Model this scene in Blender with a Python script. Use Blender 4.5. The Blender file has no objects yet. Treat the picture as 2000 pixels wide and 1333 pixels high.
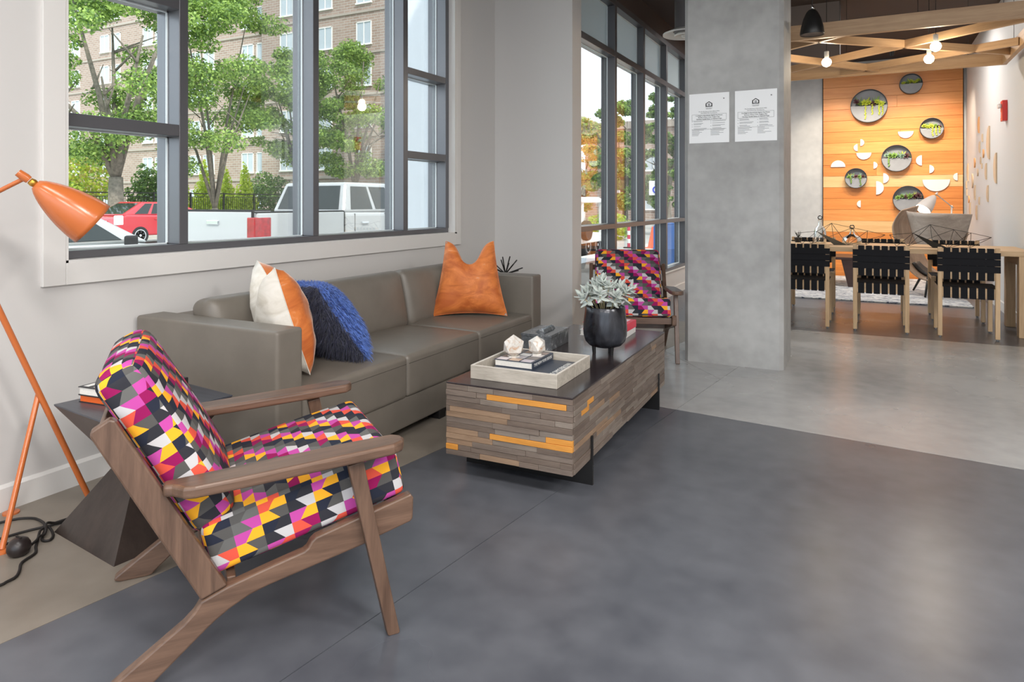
import bpy, bmesh, math, random
import numpy as np
from mathutils import Vector, Matrix, Euler

SC = bpy.context.scene
COL = SC.collection
R = math.radians
PI = math.pi
rnd = random.Random(7)

# ------------------------------------------------------------------ camera, world, sun, exposure
cam_d = bpy.data.cameras.new('camera')
cam_d.sensor_width = 36.0
cam_d.lens = 24.0
cam_d.shift_y = -0.13575
cam_d.clip_end = 500
cam = bpy.data.objects.new('camera', cam_d)
cam.location = (0, 0, 1.18)
cam.rotation_euler = (R(90), 0, R(27.5))
COL.objects.link(cam)
SC.camera = cam

w = bpy.data.worlds.new('sky')
SC.world = w
w.use_nodes = True
bg = w.node_tree.nodes['Background']
bg.inputs[0].default_value = (0.80, 0.90, 1.0, 1)
bg.inputs[1].default_value = 2.2

sun_d = bpy.data.lights.new('sun', 'SUN')
sun_d.energy = 3.2
sun_d.angle = R(4)
sun_d.color = (1.0, 0.93, 0.82)
sun = bpy.data.objects.new('sun', sun_d)
sun.rotation_euler = Vector((-0.52, 0.42, -0.74)).to_track_quat('-Z', 'Y').to_euler()
COL.objects.link(sun)

vs = SC.view_settings
vs.view_transform = 'Standard'
vs.look = 'None'
vs.exposure = 0.32
vs.gamma = 1.0
vs.use_curve_mapping = False

def area(name, loc, size, power, color=(1, 1, 1), rot=(0, 0, 0), spread=180):
    d = bpy.data.lights.new(name, 'AREA')
    d.shape = 'RECTANGLE'
    d.size, d.size_y = size
    d.energy = power
    d.color = color
    d.spread = R(spread)
    o = bpy.data.objects.new(name, d)
    o.location = loc
    o.rotation_euler = rot
    COL.objects.link(o)
    return o

CEIL = 3.40
# unseen fill luminaires added to brighten the lounge (housings are built further down)
FILL_LUM = [(-1.3, 0.2, 0.40), (1.2, 0.2, 1.15), (3.3, 1.6, 1.5), (-1.3, -2.2, 0.5), (1.2, -2.2, 1.15), (3.3, -2.2, 1.15)]
for (lx, ly, k) in FILL_LUM:
    area('fill_light', (lx, ly, CEIL - 0.075), (1.5, 0.6), 82 * k, (1.0, 0.97, 0.94))
for (lx, ly) in [(0.35, 9.6), (-0.95, 9.6)]:  # two more fill lights added beyond the dining table for even brightness
    area('fill_light', (lx, ly, CEIL - 0.075), (0.9, 0.4), 34, (1.0, 0.97, 0.94))

# ------------------------------------------------------------------ helpers
def lin(c):
    out = []
    for k in c[:3]:
        k = k / 255.0
        out.append(k / 12.92 if k <= 0.04045 else ((k + 0.055) / 1.055) ** 2.4)
    return (out[0], out[1], out[2], 1.0)

MATS = {}
class NT:
    def __init__(s, name):
        s.m = bpy.data.materials.new(name)
        s.m.use_nodes = True
        s.t = s.m.node_tree
        s.b = s.t.nodes['Principled BSDF']
        s.out = s.t.nodes['Material Output']
    def n(s, ty, **kw):
        nd = s.t.nodes.new(ty)
        for k, v in kw.items():
            setattr(nd, k, v)
        return nd
    def l(s, a, b):
        s.t.links.new(a, b)
    def math(s, op, a, b=None):
        nd = s.n('ShaderNodeMath', operation=op)
        for i, v in enumerate((a, b)):
            if v is None: continue
            if isinstance(v, (int, float)): nd.inputs[i].default_value = v
            else: s.l(v, nd.inputs[i])
        return nd.outputs[0]
    def coords(s, scale=(1, 1, 1), kind='Object', rand=False):
        tc = s.n('ShaderNodeTexCoord')
        mp = s.n('ShaderNodeMapping')
        mp.inputs['Scale'].default_value = scale
        s.l(tc.outputs[kind], mp.inputs[0])
        if rand:
            oi = s.n('ShaderNodeObjectInfo')
            mul = s.math('MULTIPLY', oi.outputs['Random'], 37.0)
            s.l(mul, mp.inputs['Location'])
        return mp.outputs[0]
    def noise(s, vec, scale, detail=4, rough=0.55, dist=0.0):
        nd = s.n('ShaderNodeTexNoise')
        nd.inputs['Scale'].default_value = scale
        nd.inputs['Detail'].default_value = detail
        nd.inputs['Roughness'].default_value = rough
        nd.inputs['Distortion'].default_value = dist
        s.l(vec, nd.inputs['Vector'])
        return nd.outputs[0]
    def ramp(s, fac, stops, interp='LINEAR'):
        r = s.n('ShaderNodeValToRGB')
        cr = r.color_ramp
        cr.interpolation = interp
        while len(cr.elements) < len(stops): cr.elements.new(0.5)
        for e, (p, c) in zip(cr.elements, stops):
            e.position = p
            e.color = c if len(c) == 4 else (*c, 1)
        s.l(fac, r.inputs[0])
        return r.outputs[0]
    def mix(s, fac, a, b, blend='MIX'):
        nd = s.n('ShaderNodeMix', data_type='RGBA', blend_type=blend)
        for i, v in ((0, fac), (6, a), (7, b)):
            if isinstance(v, (int, float)): nd.inputs[i].default_value = v
            elif isinstance(v, tuple): nd.inputs[i].default_value = v
            else: s.l(v, nd.inputs[i])
        return nd.outputs[2]
    def bump(s, h, strength=0.2, dist=0.01):
        b = s.n('ShaderNodeBump')
        b.inputs['Strength'].default_value = strength
        b.inputs['Distance'].default_value = dist
        s.l(h, b.inputs['Height'])
        s.l(b.outputs[0], s.b.inputs['Normal'])
    def set(s, **kw):
        for k, v in kw.items():
            i = s.b.inputs[k.replace('_', ' ')]
            if isinstance(v, (int, float, tuple)): i.default_value = v
            else: s.l(v, i)
        return s

def mat(name, col, rough=0.5, metal=0.0, spec=0.5, var=0.0, vscale=6.0, bump=0.0, bscale=40.0, sheen=0.0, coat=0.0, rand=0.0):
    if name in MATS: return MATS[name]
    t = NT(name)
    c = lin(col)
    t.set(Roughness=rough, Metallic=metal)
    t.b.inputs['Specular IOR Level'].default_value = spec
    t.b.inputs['Base Color'].default_value = c
    if sheen:
        t.b.inputs['Sheen Weight'].default_value = sheen
        t.b.inputs['Sheen Roughness'].default_value = 0.35
    if coat:
        t.b.inputs['Coat Weight'].default_value = coat
        t.b.inputs['Coat Roughness'].default_value = 0.05
    if var or rand:
        src = c
        if var:
            f = t.noise(t.coords(), vscale, 5)
            lo = tuple(max(0, k * (1 - var)) for k in c[:3]) + (1,)
            hi = tuple(min(1, k * (1 + var)) for k in c[:3]) + (1,)
            src = t.ramp(f, [(0.3, lo), (0.7, hi)])
        if rand:
            oi = t.n('ShaderNodeObjectInfo')
            hs = t.n('ShaderNodeHueSaturation')
            val = t.math('ADD', t.math('MULTIPLY', oi.outputs['Random'], 2 * rand), 1 - rand)
            t.l(val, hs.inputs['Value'])
            if isinstance(src, tuple): hs.inputs['Color'].default_value = src
            else: t.l(src, hs.inputs['Color'])
            src = hs.outputs[0]
        t.set(Base_Color=src)
    if bump:
        t.bump(t.noise(t.coords(), bscale, 4), bump)
    MATS[name] = t.m
    return t.m

def wood(name, dark, light, axis='y', scale=1.0, rough=0.45, rand=0.12, stretch=14.0, bump=0.12, contrast=0.22):
    if name in MATS: return MATS[name]
    t = NT(name)
    s = {'x': (1, stretch, stretch), 'y': (stretch, 1, stretch), 'z': (stretch, stretch, 1)}[axis]
    s = tuple(k * scale for k in s)
    v = t.coords(s, rand=True)
    a = t.noise(v, 1.6, 6, 0.6, 0.6)
    b = t.noise(v, 9.0, 3, 0.6)
    f = t.math('ADD', t.math('MULTIPLY', a, 0.75), t.math('MULTIPLY', b, 0.25))
    col = t.ramp(f, [(0.5 - contrast, lin(dark)), (0.5 + contrast, lin(light))])
    oi = t.n('ShaderNodeObjectInfo')
    hs = t.n('ShaderNodeHueSaturation')
    t.l(t.math('ADD', t.math('MULTIPLY', oi.outputs['Random'], 2 * rand), 1 - rand), hs.inputs['Value'])
    t.l(col, hs.inputs['Color'])
    t.set(Base_Color=hs.outputs[0], Roughness=rough)
    t.bump(f, bump, 0.004)
    MATS[name] = t.m
    return t.m

def emit(name, col, strength):
    if name in MATS: return MATS[name]
    t = NT(name)
    t.b.inputs['Base Color'].default_value = (*col, 1)
    t.b.inputs['Emission Color'].default_value = (*col, 1)
    t.b.inputs['Emission Strength'].default_value = strength
    MATS[name] = t.m
    return t.m

def glass(name, tint=(1, 1, 1), refl=0.6, ior=1.45):
    if name in MATS: return MATS[name]
    t = NT(name)
    tr = t.n('ShaderNodeBsdfTransparent'); tr.inputs[0].default_value = (*tint, 1)
    gl = t.n('ShaderNodeBsdfGlossy'); gl.inputs['Roughness'].default_value = 0.0
    fr = t.n('ShaderNodeFresnel'); fr.inputs[0].default_value = ior
    mx = t.n('ShaderNodeMixShader')
    t.l(t.math('MULTIPLY', fr.outputs[0], refl), mx.inputs[0])
    t.l(tr.outputs[0], mx.inputs[1]); t.l(gl.outputs[0], mx.inputs[2])
    t.l(mx.outputs[0], t.out.inputs[0])
    MATS[name] = t.m
    return t.m

def link(name, me, m, parent=None, loc=None, rot=None, scale=None):
    o = bpy.data.objects.new(name, me)
    COL.objects.link(o)
    if m is not None and me is not None and len(me.materials) == 0:
        me.materials.append(m)
    if parent is not None: o.parent = parent
    if loc is not None: o.location = loc
    if rot is not None: o.rotation_euler = rot
    if scale is not None: o.scale = scale
    return o

def tag(o, label, cat, group=None, kind=None):
    o['label'] = label
    o['category'] = cat
    if group: o['group'] = group
    if kind: o['kind'] = kind
    return o

def thing(name, label, cat, loc=(0, 0, 0), rz=0.0, group=None):
    o = bpy.data.objects.new(name, None)
    o.empty_display_size = 0.1
    COL.objects.link(o)
    o.location = loc
    o.rotation_euler = (0, 0, rz)
    return tag(o, label, cat, group)

def struct(o):
    o['kind'] = 'structure'
    return o

def dup(root, loc, rz, label, group=None):
    r = root.copy(); COL.objects.link(r)
    r.location = loc; r.rotation_euler = (0, 0, rz)
    r['label'] = label
    if group: r['group'] = group
    for ch in list(root.children):
        c = ch.copy(); COL.objects.link(c); c.parent = r
        for g in list(ch.children):
            d = g.copy(); COL.objects.link(d); d.parent = c
    return r

def align(d):
    """rotation matrix whose Z is direction d"""
    return Vector(d).to_track_quat('Z', 'Y').to_matrix()

class MB:
    def __init__(s):
        s.v = []; s.f = []; s.mi = []
    def add(s, vs, fs, mi=0):
        b = len(s.v)
        s.v += [tuple(p) for p in vs]
        s.f += [tuple(i + b for i in f) for f in fs]
        s.mi += [mi] * len(fs)
        return s
    def box(s, x0, x1, y0, y1, z0, z1, mi=0):
        vs = [(x, y, z) for z in (z0, z1) for y in (y0, y1) for x in (x0, x1)]
        return s.add(vs, [(0, 2, 3, 1), (4, 5, 7, 6), (0, 1, 5, 4), (2, 6, 7, 3), (0, 4, 6, 2), (1, 3, 7, 5)], mi)
    def obox(s, c, size, rot, mi=0):
        vs = []
        m = rot.to_matrix() if hasattr(rot, 'to_matrix') else rot
        for z in (-.5, .5):
            for y in (-.5, .5):
                for x in (-.5, .5):
                    vs.append(tuple(Vector(c) + m @ Vector((x * size[0], y * size[1], z * size[2]))))
        return s.add(vs, [(0, 2, 3, 1), (4, 5, 7, 6), (0, 1, 5, 4), (2, 6, 7, 3), (0, 4, 6, 2), (1, 3, 7, 5)], mi)
    def bar(s, a, b, w, h, mi=0):
        """rectangular bar from a to b, w across horizontally, h the other way"""
        a, b = Vector(a), Vector(b)
        d = (b - a)
        L = d.length
        q = d.to_track_quat('Y', 'Z').to_matrix()
        return s.obox((a + b) / 2, (w, L, h), q, mi)
    def prism(s, poly, t0, t1, fn, mi=0):
        """poly of 2D points extruded; fn(p, q, t) -> xyz"""
        n = len(poly)
        ar = sum(poly[i][0] * poly[(i + 1) % n][1] - poly[(i + 1) % n][0] * poly[i][1] for i in range(n))
        vs = [fn(p[0], p[1], t0) for p in poly] + [fn(p[0], p[1], t1) for p in poly]
        fs = [tuple(range(n))[::-1], tuple(range(n, 2 * n))]
        fs += [(i, (i + 1) % n, (i + 1) % n + n, i + n) for i in range(n)]
        return s.add(vs, fs, mi)
    def tube(s, pts, r, n=8, cap=True, mi=0):
        pts = [Vector(p) for p in pts]
        m = len(pts)
        rs = r if isinstance(r, (list, tuple)) else [r] * m
        up = None
        vs = []
        for i, p in enumerate(pts):
            d = (pts[min(i + 1, m - 1)] - pts[max(i - 1, 0)])
            if d.length < 1e-9: d = Vector((0, 0, 1))
            d.normalize()
            if up is None:
                up = Vector((0, 0, 1)) if abs(d.z) < 0.9 else Vector((1, 0, 0))
            a = d.cross(up)
            if a.length < 1e-6: a = d.cross(Vector((0.3, 1, 0.2)))
            a.normalize()
            b = a.cross(d); b.normalize()
            up = b
            for k in range(n):
                t = 2 * PI * k / n
                vs.append(tuple(p + a * (math.cos(t) * rs[i]) + b * (math.sin(t) * rs[i])))
        fs = []
        for i in range(m - 1):
            for k in range(n):
                k2 = (k + 1) % n
                fs.append((i * n + k, i * n + k2, (i + 1) * n + k2, (i + 1) * n + k))
        if cap:
            fs.append(tuple(range(n))[::-1]); fs.append(tuple((m - 1) * n + k for k in range(n)))
        return s.add(vs, fs, mi)
    def lathe(s, prof, n=24, c=(0, 0, 0), rot=None, mi=0, capb=True, capt=True):
        vs = []
        for (r, z) in prof:
            for k in range(n):
                t = 2 * PI * k / n
                p = Vector((r * math.cos(t), r * math.sin(t), z))
                if rot is not None: p = rot @ p
                vs.append(tuple(p + Vector(c)))
        m = len(prof); fs = []
        for i in range(m - 1):
            for k in range(n):
                k2 = (k + 1) % n
                fs.append((i * n + k, i * n + k2, (i + 1) * n + k2, (i + 1) * n + k))
        if capb: fs.append(tuple(range(n))[::-1])
        if capt: fs.append(tuple((m - 1) * n + k for k in range(n)))
        return s.add(vs, fs, mi)
    def ball(s, c, r, n=12, m=8, mi=0, sc=(1, 1, 1)):
        prof = [(max(1e-4, math.sin(PI * i / m)), -math.cos(PI * i / m)) for i in range(m + 1)]
        vs = []
        for (rr, z) in prof:
            for k in range(n):
                t = 2 * PI * k / n
                vs.append((c[0] + r * sc[0] * rr * math.cos(t), c[1] + r * sc[1] * rr * math.sin(t), c[2] + r * sc[2] * z))
        fs = []
        for i in range(m):
            for k in range(n):
                k2 = (k + 1) % n
                fs.append((i * n + k, i * n + k2, (i + 1) * n + k2, (i + 1) * n + k))
        return s.add(vs, fs, mi)
    def grid(s, fn, nu, nv, mi=0):
        vs = [fn(i / nu, j / nv) for j in range(nv + 1) for i in range(nu + 1)]
        fs = [(j * (nu + 1) + i, j * (nu + 1) + i + 1, (j + 1) * (nu + 1) + i + 1, (j + 1) * (nu + 1) + i) for j in range(nv) for i in range(nu)]
        return s.add(vs, fs, mi)
    def mesh(s, name, smooth=False, fix=True, uv=None):
        me = bpy.data.meshes.new(name)
        me.from_pydata(s.v, [], s.f)
        if any(s.mi): me.polygons.foreach_set('material_index', s.mi)
        if fix:
            bm = bmesh.new(); bm.from_mesh(me)
            bmesh.ops.recalc_face_normals(bm, faces=bm.faces)
            bm.to_mesh(me); bm.free()
        if smooth:
            me.polygons.foreach_set('use_smooth', [True] * len(me.polygons))
        if uv: box_uv(me, uv)
        me.update()
        return me
    def build(s, name, m, parent=None, smooth=False, bevel=0, seg=2, sub=0, solid=0, uv=None, loc=None, rot=None, fix=True, mats=None, angle=None):
        me = s.mesh(name, smooth, fix, uv)
        if mats:
            for k in mats: me.materials.append(k)
        o = link(name, me, m, parent, loc, rot)
        if angle is not None:
            me.set_sharp_from_angle(angle=R(angle))
        mods(o, bevel, seg, sub, solid)
        return o

def mods(o, bevel=0, seg=2, sub=0, solid=0):
    if solid:
        k = o.modifiers.new('solid', 'SOLIDIFY'); k.thickness = solid; k.offset = 0
    if bevel:
        k = o.modifiers.new('bevel', 'BEVEL'); k.width = bevel; k.segments = seg; k.limit_method = 'ANGLE'; k.angle_limit = R(35)
    if sub:
        k = o.modifiers.new('sub', 'SUBSURF'); k.levels = sub; k.render_levels = sub
    return o

def box_uv(me, scale=1.0):
    uvl = me.uv_layers.new(name='UVMap')
    for p in me.polygons:
        n = p.normal
        ax = max(range(3), key=lambda k: abs(n[k]))
        for li in p.loop_indices:
            c = me.vertices[me.loops[li].vertex_index].co
            if ax == 0: q = (c.y, c.z)
            elif ax == 1: q = (c.x, c.z)
            else: q = (c.x, c.y)
            uvl.data[li].uv = (q[0] * scale, q[1] * scale)

def rbox_mesh(name, ext, r, crown=(0, 0), n=6, k=4, wrap=True, noise=0.0, seed=1):
    """soft box (half extents ext, edge radius r, crowned top / bottom), with metric UVs"""
    bm = bmesh.new()
    uvl = bm.loops.layers.uv.new('UVMap')
    rr = random.Random(seed)
    ph = [rr.uniform(0, 6) for _ in range(6)]
    def stops(e):
        a = [-e + r * (1 - math.cos(PI / 2 * i / k)) for i in range(k)]
        mid = [-e + r + (2 * e - 2 * r) * i / n for i in range(n + 1)]
        return a + mid + [-q for q in a[::-1]]
    def mp(p):
        q = [max(-(ext[i] - r), min(ext[i] - r, p[i])) for i in range(3)]
        d = Vector([p[i] - q[i] for i in range(3)])
        if d.length > 1e-9: d = d.normalized() * r
        o = Vector(q) + d
        cx = max(0, 1 - (o.x / ext[0]) ** 2); cy = max(0, 1 - (o.y / ext[1]) ** 2)
        f = (cx * cy) ** 0.6
        o.z += (crown[0] if o.z > 0 else -crown[1]) * f * abs(o.z) / ext[2]
        if noise:
            o.z += noise * f * (math.sin(o.x * 19 + ph[0]) * math.sin(o.y * 13 + ph[1]) + 0.6 * math.sin(o.x * 41 + ph[2] + o.y * 23))
        return o
    for ax in range(3):
        a, b = [(1, 2), (0, 2), (0, 1)][ax]
        A, B = stops(ext[a]), stops(ext[b])
        for sg in (-1, 1):
            g = []
            for bb in B:
                row = []
                for aa in A:
                    p = [0, 0, 0]; p[ax] = sg * ext[ax]; p[a] = aa; p[b] = bb
                    row.append(bm.verts.new(mp(p)))
                g.append(row)
            for j in range(len(B) - 1):
                for i in range(len(A) - 1):
                    vs = [g[j][i], g[j][i + 1], g[j + 1][i + 1], g[j + 1][i]]
                    uv = [(A[i], B[j]), (A[i + 1], B[j]), (A[i + 1], B[j + 1]), (A[i], B[j + 1])]
                    f = bm.faces.new(vs)
                    f.smooth = True
                    for lp, q in zip(f.loops, uv):
                        off = {0: 3.11, 1: 7.37, 2: 0.0}[ax] + (1.7 if sg > 0 else 0)
                        lp[uvl].uv = (q[0] + off, q[1] + off * 0.6)
    bmesh.ops.remove_doubles(bm, verts=bm.verts, dist=1e-5)
    bmesh.ops.recalc_face_normals(bm, faces=bm.faces)
    me = bpy.data.meshes.new(name)
    bm.to_mesh(me); bm.free()
    return me

def pillow_sheets(size, T, pinch=0.09, dip=0.0, n=22, wrinkle=0.004, seed=3):
    """two sheet functions (front / back) of a square cushion in the XZ plane, facing +-Y"""
    rr = random.Random(seed)
    ph = [rr.uniform(0, 6.3) for _ in range(8)]
    def pt(i, j, sg):
        u = -1 + 2 * i; v = -1 + 2 * j
        fx = 1 - pinch * (1 - v * v); fz = 1 - pinch * (1 - u * u)
        x = u * fx * size / 2; z = v * fz * size / 2
        if dip and v > 0:
            z -= dip * math.exp(-(u / 0.42) ** 2) * v ** 2.2
            x += 0.02 * math.exp(-(u / 0.4) ** 2) * v * u
        b = max(0, (1 - u * u)) ** 0.42 * max(0, (1 - v * v)) ** 0.42
        y = T / 2 * b
        if dip: y *= 1 - 0.45 * math.exp(-(u / 0.3) ** 2) * max(0, v)
        y += wrinkle * b * (math.sin(u * 7 + v * 5 + ph[0]) + math.sin(u * 13 - v * 9 + ph[1]) * 0.6 + math.sin(v * 17 + u * 3 + ph[2]) * 0.4)
        return (x, sg * y, z)
    out = []
    for sg in (-1, 1):
        m = MB(); m.grid(lambda a, b: pt(a, b, sg), n, n)
        out.append(m)
    return out

def text_mesh(body, size, extrude=0.0006, align_x='CENTER', bold=False, space=1.0):
    cu = bpy.data.curves.new('text', 'FONT')
    cu.body = body; cu.size = size; cu.extrude = extrude
    cu.align_x = align_x; cu.align_y = 'CENTER'
    cu.space_character = space
    if bold: cu.offset = size * 0.018
    cu.resolution_u = 2
    o = bpy.data.objects.new('text', cu)
    COL.objects.link(o)
    dg = bpy.context.evaluated_depsgraph_get()
    me = bpy.data.meshes.new_from_object(o.evaluated_get(dg))
    bpy.data.objects.remove(o, do_unlink=True)
    bpy.data.curves.remove(cu)
    me.materials.clear()
    return me

def rotz(a):
    return Matrix.Rotation(a, 3, 'Z')
# ------------------------------------------------------------------ surface materials
def concrete(name, lo, hi, rough=(0.2, 0.4), speck=0.0, bump=0.012, scale=1.0, spec=0.5):
    t = NT(name)
    v = t.coords()
    a = t.noise(v, 1.1 * scale, 4, 0.5, 0.3)
    b = t.noise(v, 10.0 * scale, 2, 0.45)
    f = t.math('ADD', t.math('MULTIPLY', a, 0.68), t.math('MULTIPLY', b, 0.32))
    col = t.ramp(f, [(0.30, lin(lo)), (0.70, lin(hi))])
    if speck:
        sp = t.noise(v, 110, 1, 0.5)
        msk = t.noise(v, 1.9, 3, 0.5)
        k = t.math('MULTIPLY', t.ramp(sp, [(0.55, (0, 0, 0)), (0.75, (1, 1, 1))]), t.ramp(msk, [(0.42, (0.1, 0.1, 0.1)), (0.62, (1, 1, 1))]))
        col = t.mix(t.math('MULTIPLY', k, speck), col, (0.02, 0.02, 0.02, 1))
    r = t.ramp(a, [(0.3, (rough[0],) * 3), (0.7, (rough[1],) * 3)])
    t.set(Base_Color=col, Roughness=r)
    t.b.inputs['Specular IOR Level'].default_value = spec
    if bump: t.bump(t.noise(v, 60, 5), bump, 0.003)
    return t.m

M_floor_dark = concrete('floor_dark_stain', (68, 70, 77), (102, 104, 110), (0.26, 0.33), bump=0)
M_floor_light = concrete('floor_light', (148, 148, 148), (178, 177, 176), (0.23, 0.30), bump=0)
M_floor_strip = concrete('floor_strip', (118, 110, 100), (144, 135, 124), (0.34, 0.42), bump=0)
M_joint = mat('joint_dark', (38, 37, 37), 0.8)
M_col = concrete('column_concrete', (146, 145, 143), (180, 179, 177), (0.55, 0.7), bump=0.1, scale=1.3, spec=0.3)
M_wallconc = concrete('wall_concrete', (178, 178, 178), (208, 207, 205), (0.5, 0.65), bump=0.06, spec=0.3)
M_wall = mat('wall_paint', (208, 205, 202), 0.6, spec=0.3, bump=0.02, bscale=180)
M_trim = mat('trim_paint', (222, 219, 215), 0.42, spec=0.4)
M_ceil = mat('ceiling_brown', (66, 57, 54), 0.75, spec=0.2)
M_frame = mat('frame_bronze', (112, 112, 116), 0.32, metal=0.6, spec=0.6)
M_bead = mat('glazing_bead', (226, 234, 236), 0.5)
M_glass = glass('window_glass', (0.97, 0.99, 0.98), 0.42)
M_extwall = mat('ext_white', (232, 236, 242), 0.7)
tn = NT('frosted_pane')
tr_ = tn.n('ShaderNodeBsdfTranslucent'); tr_.inputs[0].default_value = lin((206, 212, 214))
mx_ = tn.n('ShaderNodeMixShader'); mx_.inputs[0].default_value = 0.6
tn.b.inputs['Base Color'].default_value = lin((196, 202, 202)); tn.b.inputs['Roughness'].default_value = 0.4
tn.l(tn.b.outputs[0], mx_.inputs[1]); tn.l(tr_.outputs[0], mx_.inputs[2]); tn.l(mx_.outputs[0], tn.out.inputs[0])
M_frost = tn.m

# ------------------------------------------------------------------ floor
def clip(poly, p, d, side):
    """keep the part of poly on the given side (+1 left / -1 right) of the line p + t d"""
    out = []
    def sd(q): return side * (d[0] * (q[1] - p[1]) - d[1] * (q[0] - p[0]))
    for i in range(len(poly)):
        a, b = poly[i], poly[(i + 1) % len(poly)]
        sa, sb = sd(a), sd(b)
        if sa >= 0: out.append(a)
        if sa * sb < 0:
            t = sa / (sa - sb)
            out.append((a[0] + (b[0] - a[0]) * t, a[1] + (b[1] - a[1]) * t))
    return out

def inset(poly, e):
    cx = sum(p[0] for p in poly) / len(poly); cy = sum(p[1] for p in poly) / len(poly)
    out = poly
    n = len(poly)
    for i in range(n):
        a, b = poly[i], poly[(i + 1) % n]
        d = (b[0] - a[0], b[1] - a[1]); L = math.hypot(*d)
        if L < 1e-6: continue
        nrm = (-d[1] / L, d[0] / L)
        s = 1 if (cx - a[0]) * nrm[0] + (cy - a[1]) * nrm[1] > 0 else -1
        out = clip(out, (a[0] + nrm[0] * e * s, a[1] + nrm[1] * e * s), d, s)
    return out

FX0, FX1, FY0, FY1 = -2.94, 5.0, -4.0, 12.1
floor = struct(MB().box(FX0, FX1, FY0, FY1, -0.2, -0.006).build('floor', M_joint))
RECT = [(FX0, FY0), (FX1, FY0), (FX1, FY1), (FX0, FY1)]
LJ = ((-1.111, 2.646), (0.12, 1)); LA = ((-1.832, 2.558), (0.14, 1)); LB = ((-1.057, 3.883), (1, -0.104)); LC = ((-0.613, 6.80), (1, 0.03))
def slab(cuts, m, gap=0.0016):
    poly = RECT
    for (ln, sd) in cuts: poly = clip(poly, ln[0], ln[1], sd)
    poly = inset(poly, gap)
    o = MB().prism(poly, -0.0065, 0.0, lambda a, b, t: (a, b, t)).build('floor_slab', m, floor)
    return o
slab([(LA, 1), (LC, -1)], M_floor_strip, 0.0007)
slab([(LA, -1), (LJ, 1), (LB, -1)], M_floor_dark)
slab([(LA, -1), (LJ, -1), (LB, -1)], M_floor_dark)
LD = ((-0.876, 4.68), (-0.334, 0.41))
slab([(LA, -1), (LB, 1), (LC, -1), (LJ, 1), (LD, 1)], M_floor_light, 0.0014)
slab([(LA, -1), (LB, 1), (LC, -1), (LJ, 1), (LD, -1)], M_floor_light, 0.0014)
slab([(LJ, -1), (LB, 1), (LC, -1)], M_floor_light, 0.0014)
slab([(LC, 1)], M_floor_dark, 0.0007)

# ------------------------------------------------------------------ left wall with its window
WX = -2.93
OY0, OY1, OZ0, OZ1 = 1.638, 4.642, 0.93, 2.98
m = MB()
m.box(-3.16, WX, FY0, OY0, -0.2, CEIL); m.box(-3.16, WX, OY1, 5.3, -0.2, CEIL)
m.box(-3.16, WX, OY0, OY1, -0.2, OZ0); m.box(-3.16, WX, OY0, OY1, OZ1, CEIL)
struct(m.build('wall_left', M_wall))
struct(MB().box(-3.16, -2.19, 5.3, 5.50, -0.2, CEIL).build('wall_return', M_wall))
m = MB()
m.prism([(0, 0), (0.014, 0), (0.014, 0.088), (0.004, 0.1), (0, 0.1)], FY0, 5.3, lambda a, b, t: (WX + a, t, b))
struct(m.build('baseboard_left', M_trim))
m = MB()
m.prism([(0, 0), (0.014, 0), (0.014, 0.088), (0.004, 0.1), (0, 0.1)], WX + 0.014, -2.19, lambda a, b, t: (t, 5.3 - a, b))
struct(m.build('baseboard_return', M_trim))
# casing round the window
tr = struct(link('trim_1', None, None)); tr.location = (0, 0, 0)
TX = WX + 0.018
MB().box(WX - 0.001, TX, 1.549, OY0, 0.84, 3.06).build('casing_board', M_trim, tr, bevel=0.002)
MB().box(WX - 0.001, TX, OY1, 4.702, 0.84, 3.06).build('casing_board', M_trim, tr, bevel=0.002)
MB().box(WX - 0.001, TX, OY0 + 0.0005, OY1 - 0.0005, 0.84, OZ0).build('casing_board', M_trim, tr, bevel=0.002)
MB().box(WX - 0.001, TX, OY0 + 0.0005, OY1 - 0.0005, OZ1, 3.06).build('casing_board', M_trim, tr, bevel=0.002)
m = MB()
m.box(-2.975, TX - 0.001, OY0, OY1, OZ0, OZ0 + 0.010); m.box(-2.975, TX - 0.001, OY0, OY0 + 0.010, OZ0, OZ1); m.box(-2.975, TX - 0.001, OY1 - 0.03, OY1, OZ0, OZ1)
m.build('reveal', M_trim, tr)

win = struct(link('window_1', None, None))
X0, X1, XG = -2.97, -3.14, -3.07
YF0, YF1 = OY0 + 0.010, 4.60
def fbox(name, y0, y1, z0, z1, p=win, x0=X0, x1=X1):
    return MB().box(x1, x0, y0, y1, z0, z1).build(name, M_frame, p, bevel=0.0025)
fbox('sill_frame', YF0, YF1, OZ0 + 0.010, 0.975)
fbox('head_frame', YF0, YF1, 2.93, OZ1)
fbox('jamb_frame', YF0, 1.67, 0.975, 2.93)
fbox('jamb_frame', 4.565, OY1 - 0.03, 0.975, 2.93)
for (a, b) in ((2.20, 2.249), (3.105, 3.153), (4.009, 4.064)):
    fbox('mullion', a, b, 0.975, 2.93)
for (a, b) in ((1.67, 2.20), (4.064, 4.565)):
    fbox('transom', a, b, 1.500, 1.556)
    fbox('transom', a, b, 2.118, 2.168)
def pane(name_parent, y0, y1, z0, z1, xg=XG, gm=None):
    p = MB().box(xg - 0.004, xg + 0.004, y0 - 0.004, y1 + 0.004, z0 - 0.004, z1 + 0.004).build("pane", gm or M_glass, name_parent)
    b = MB()
    for (a, c, e, f) in ((y0, y0 + 0.006, z0, z1), (y1 - 0.006, y1, z0, z1), (y0, y1, z0, z0 + 0.006), (y0, y1, z1 - 0.006, z1)):
        b.box(xg + 0.004, xg + 0.014, a, c, e, f)
    b.build('glazing_bead', M_bead, p)
for (a, b) in ((1.67, 2.20), (4.064, 4.565)):
    for (c, d) in ((0.975, 1.50), (1.556, 2.118), (2.168, 2.93)): pane(win, a, b, c, d)
pane(win, 2.249, 3.105, 0.975, 2.93)
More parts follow.
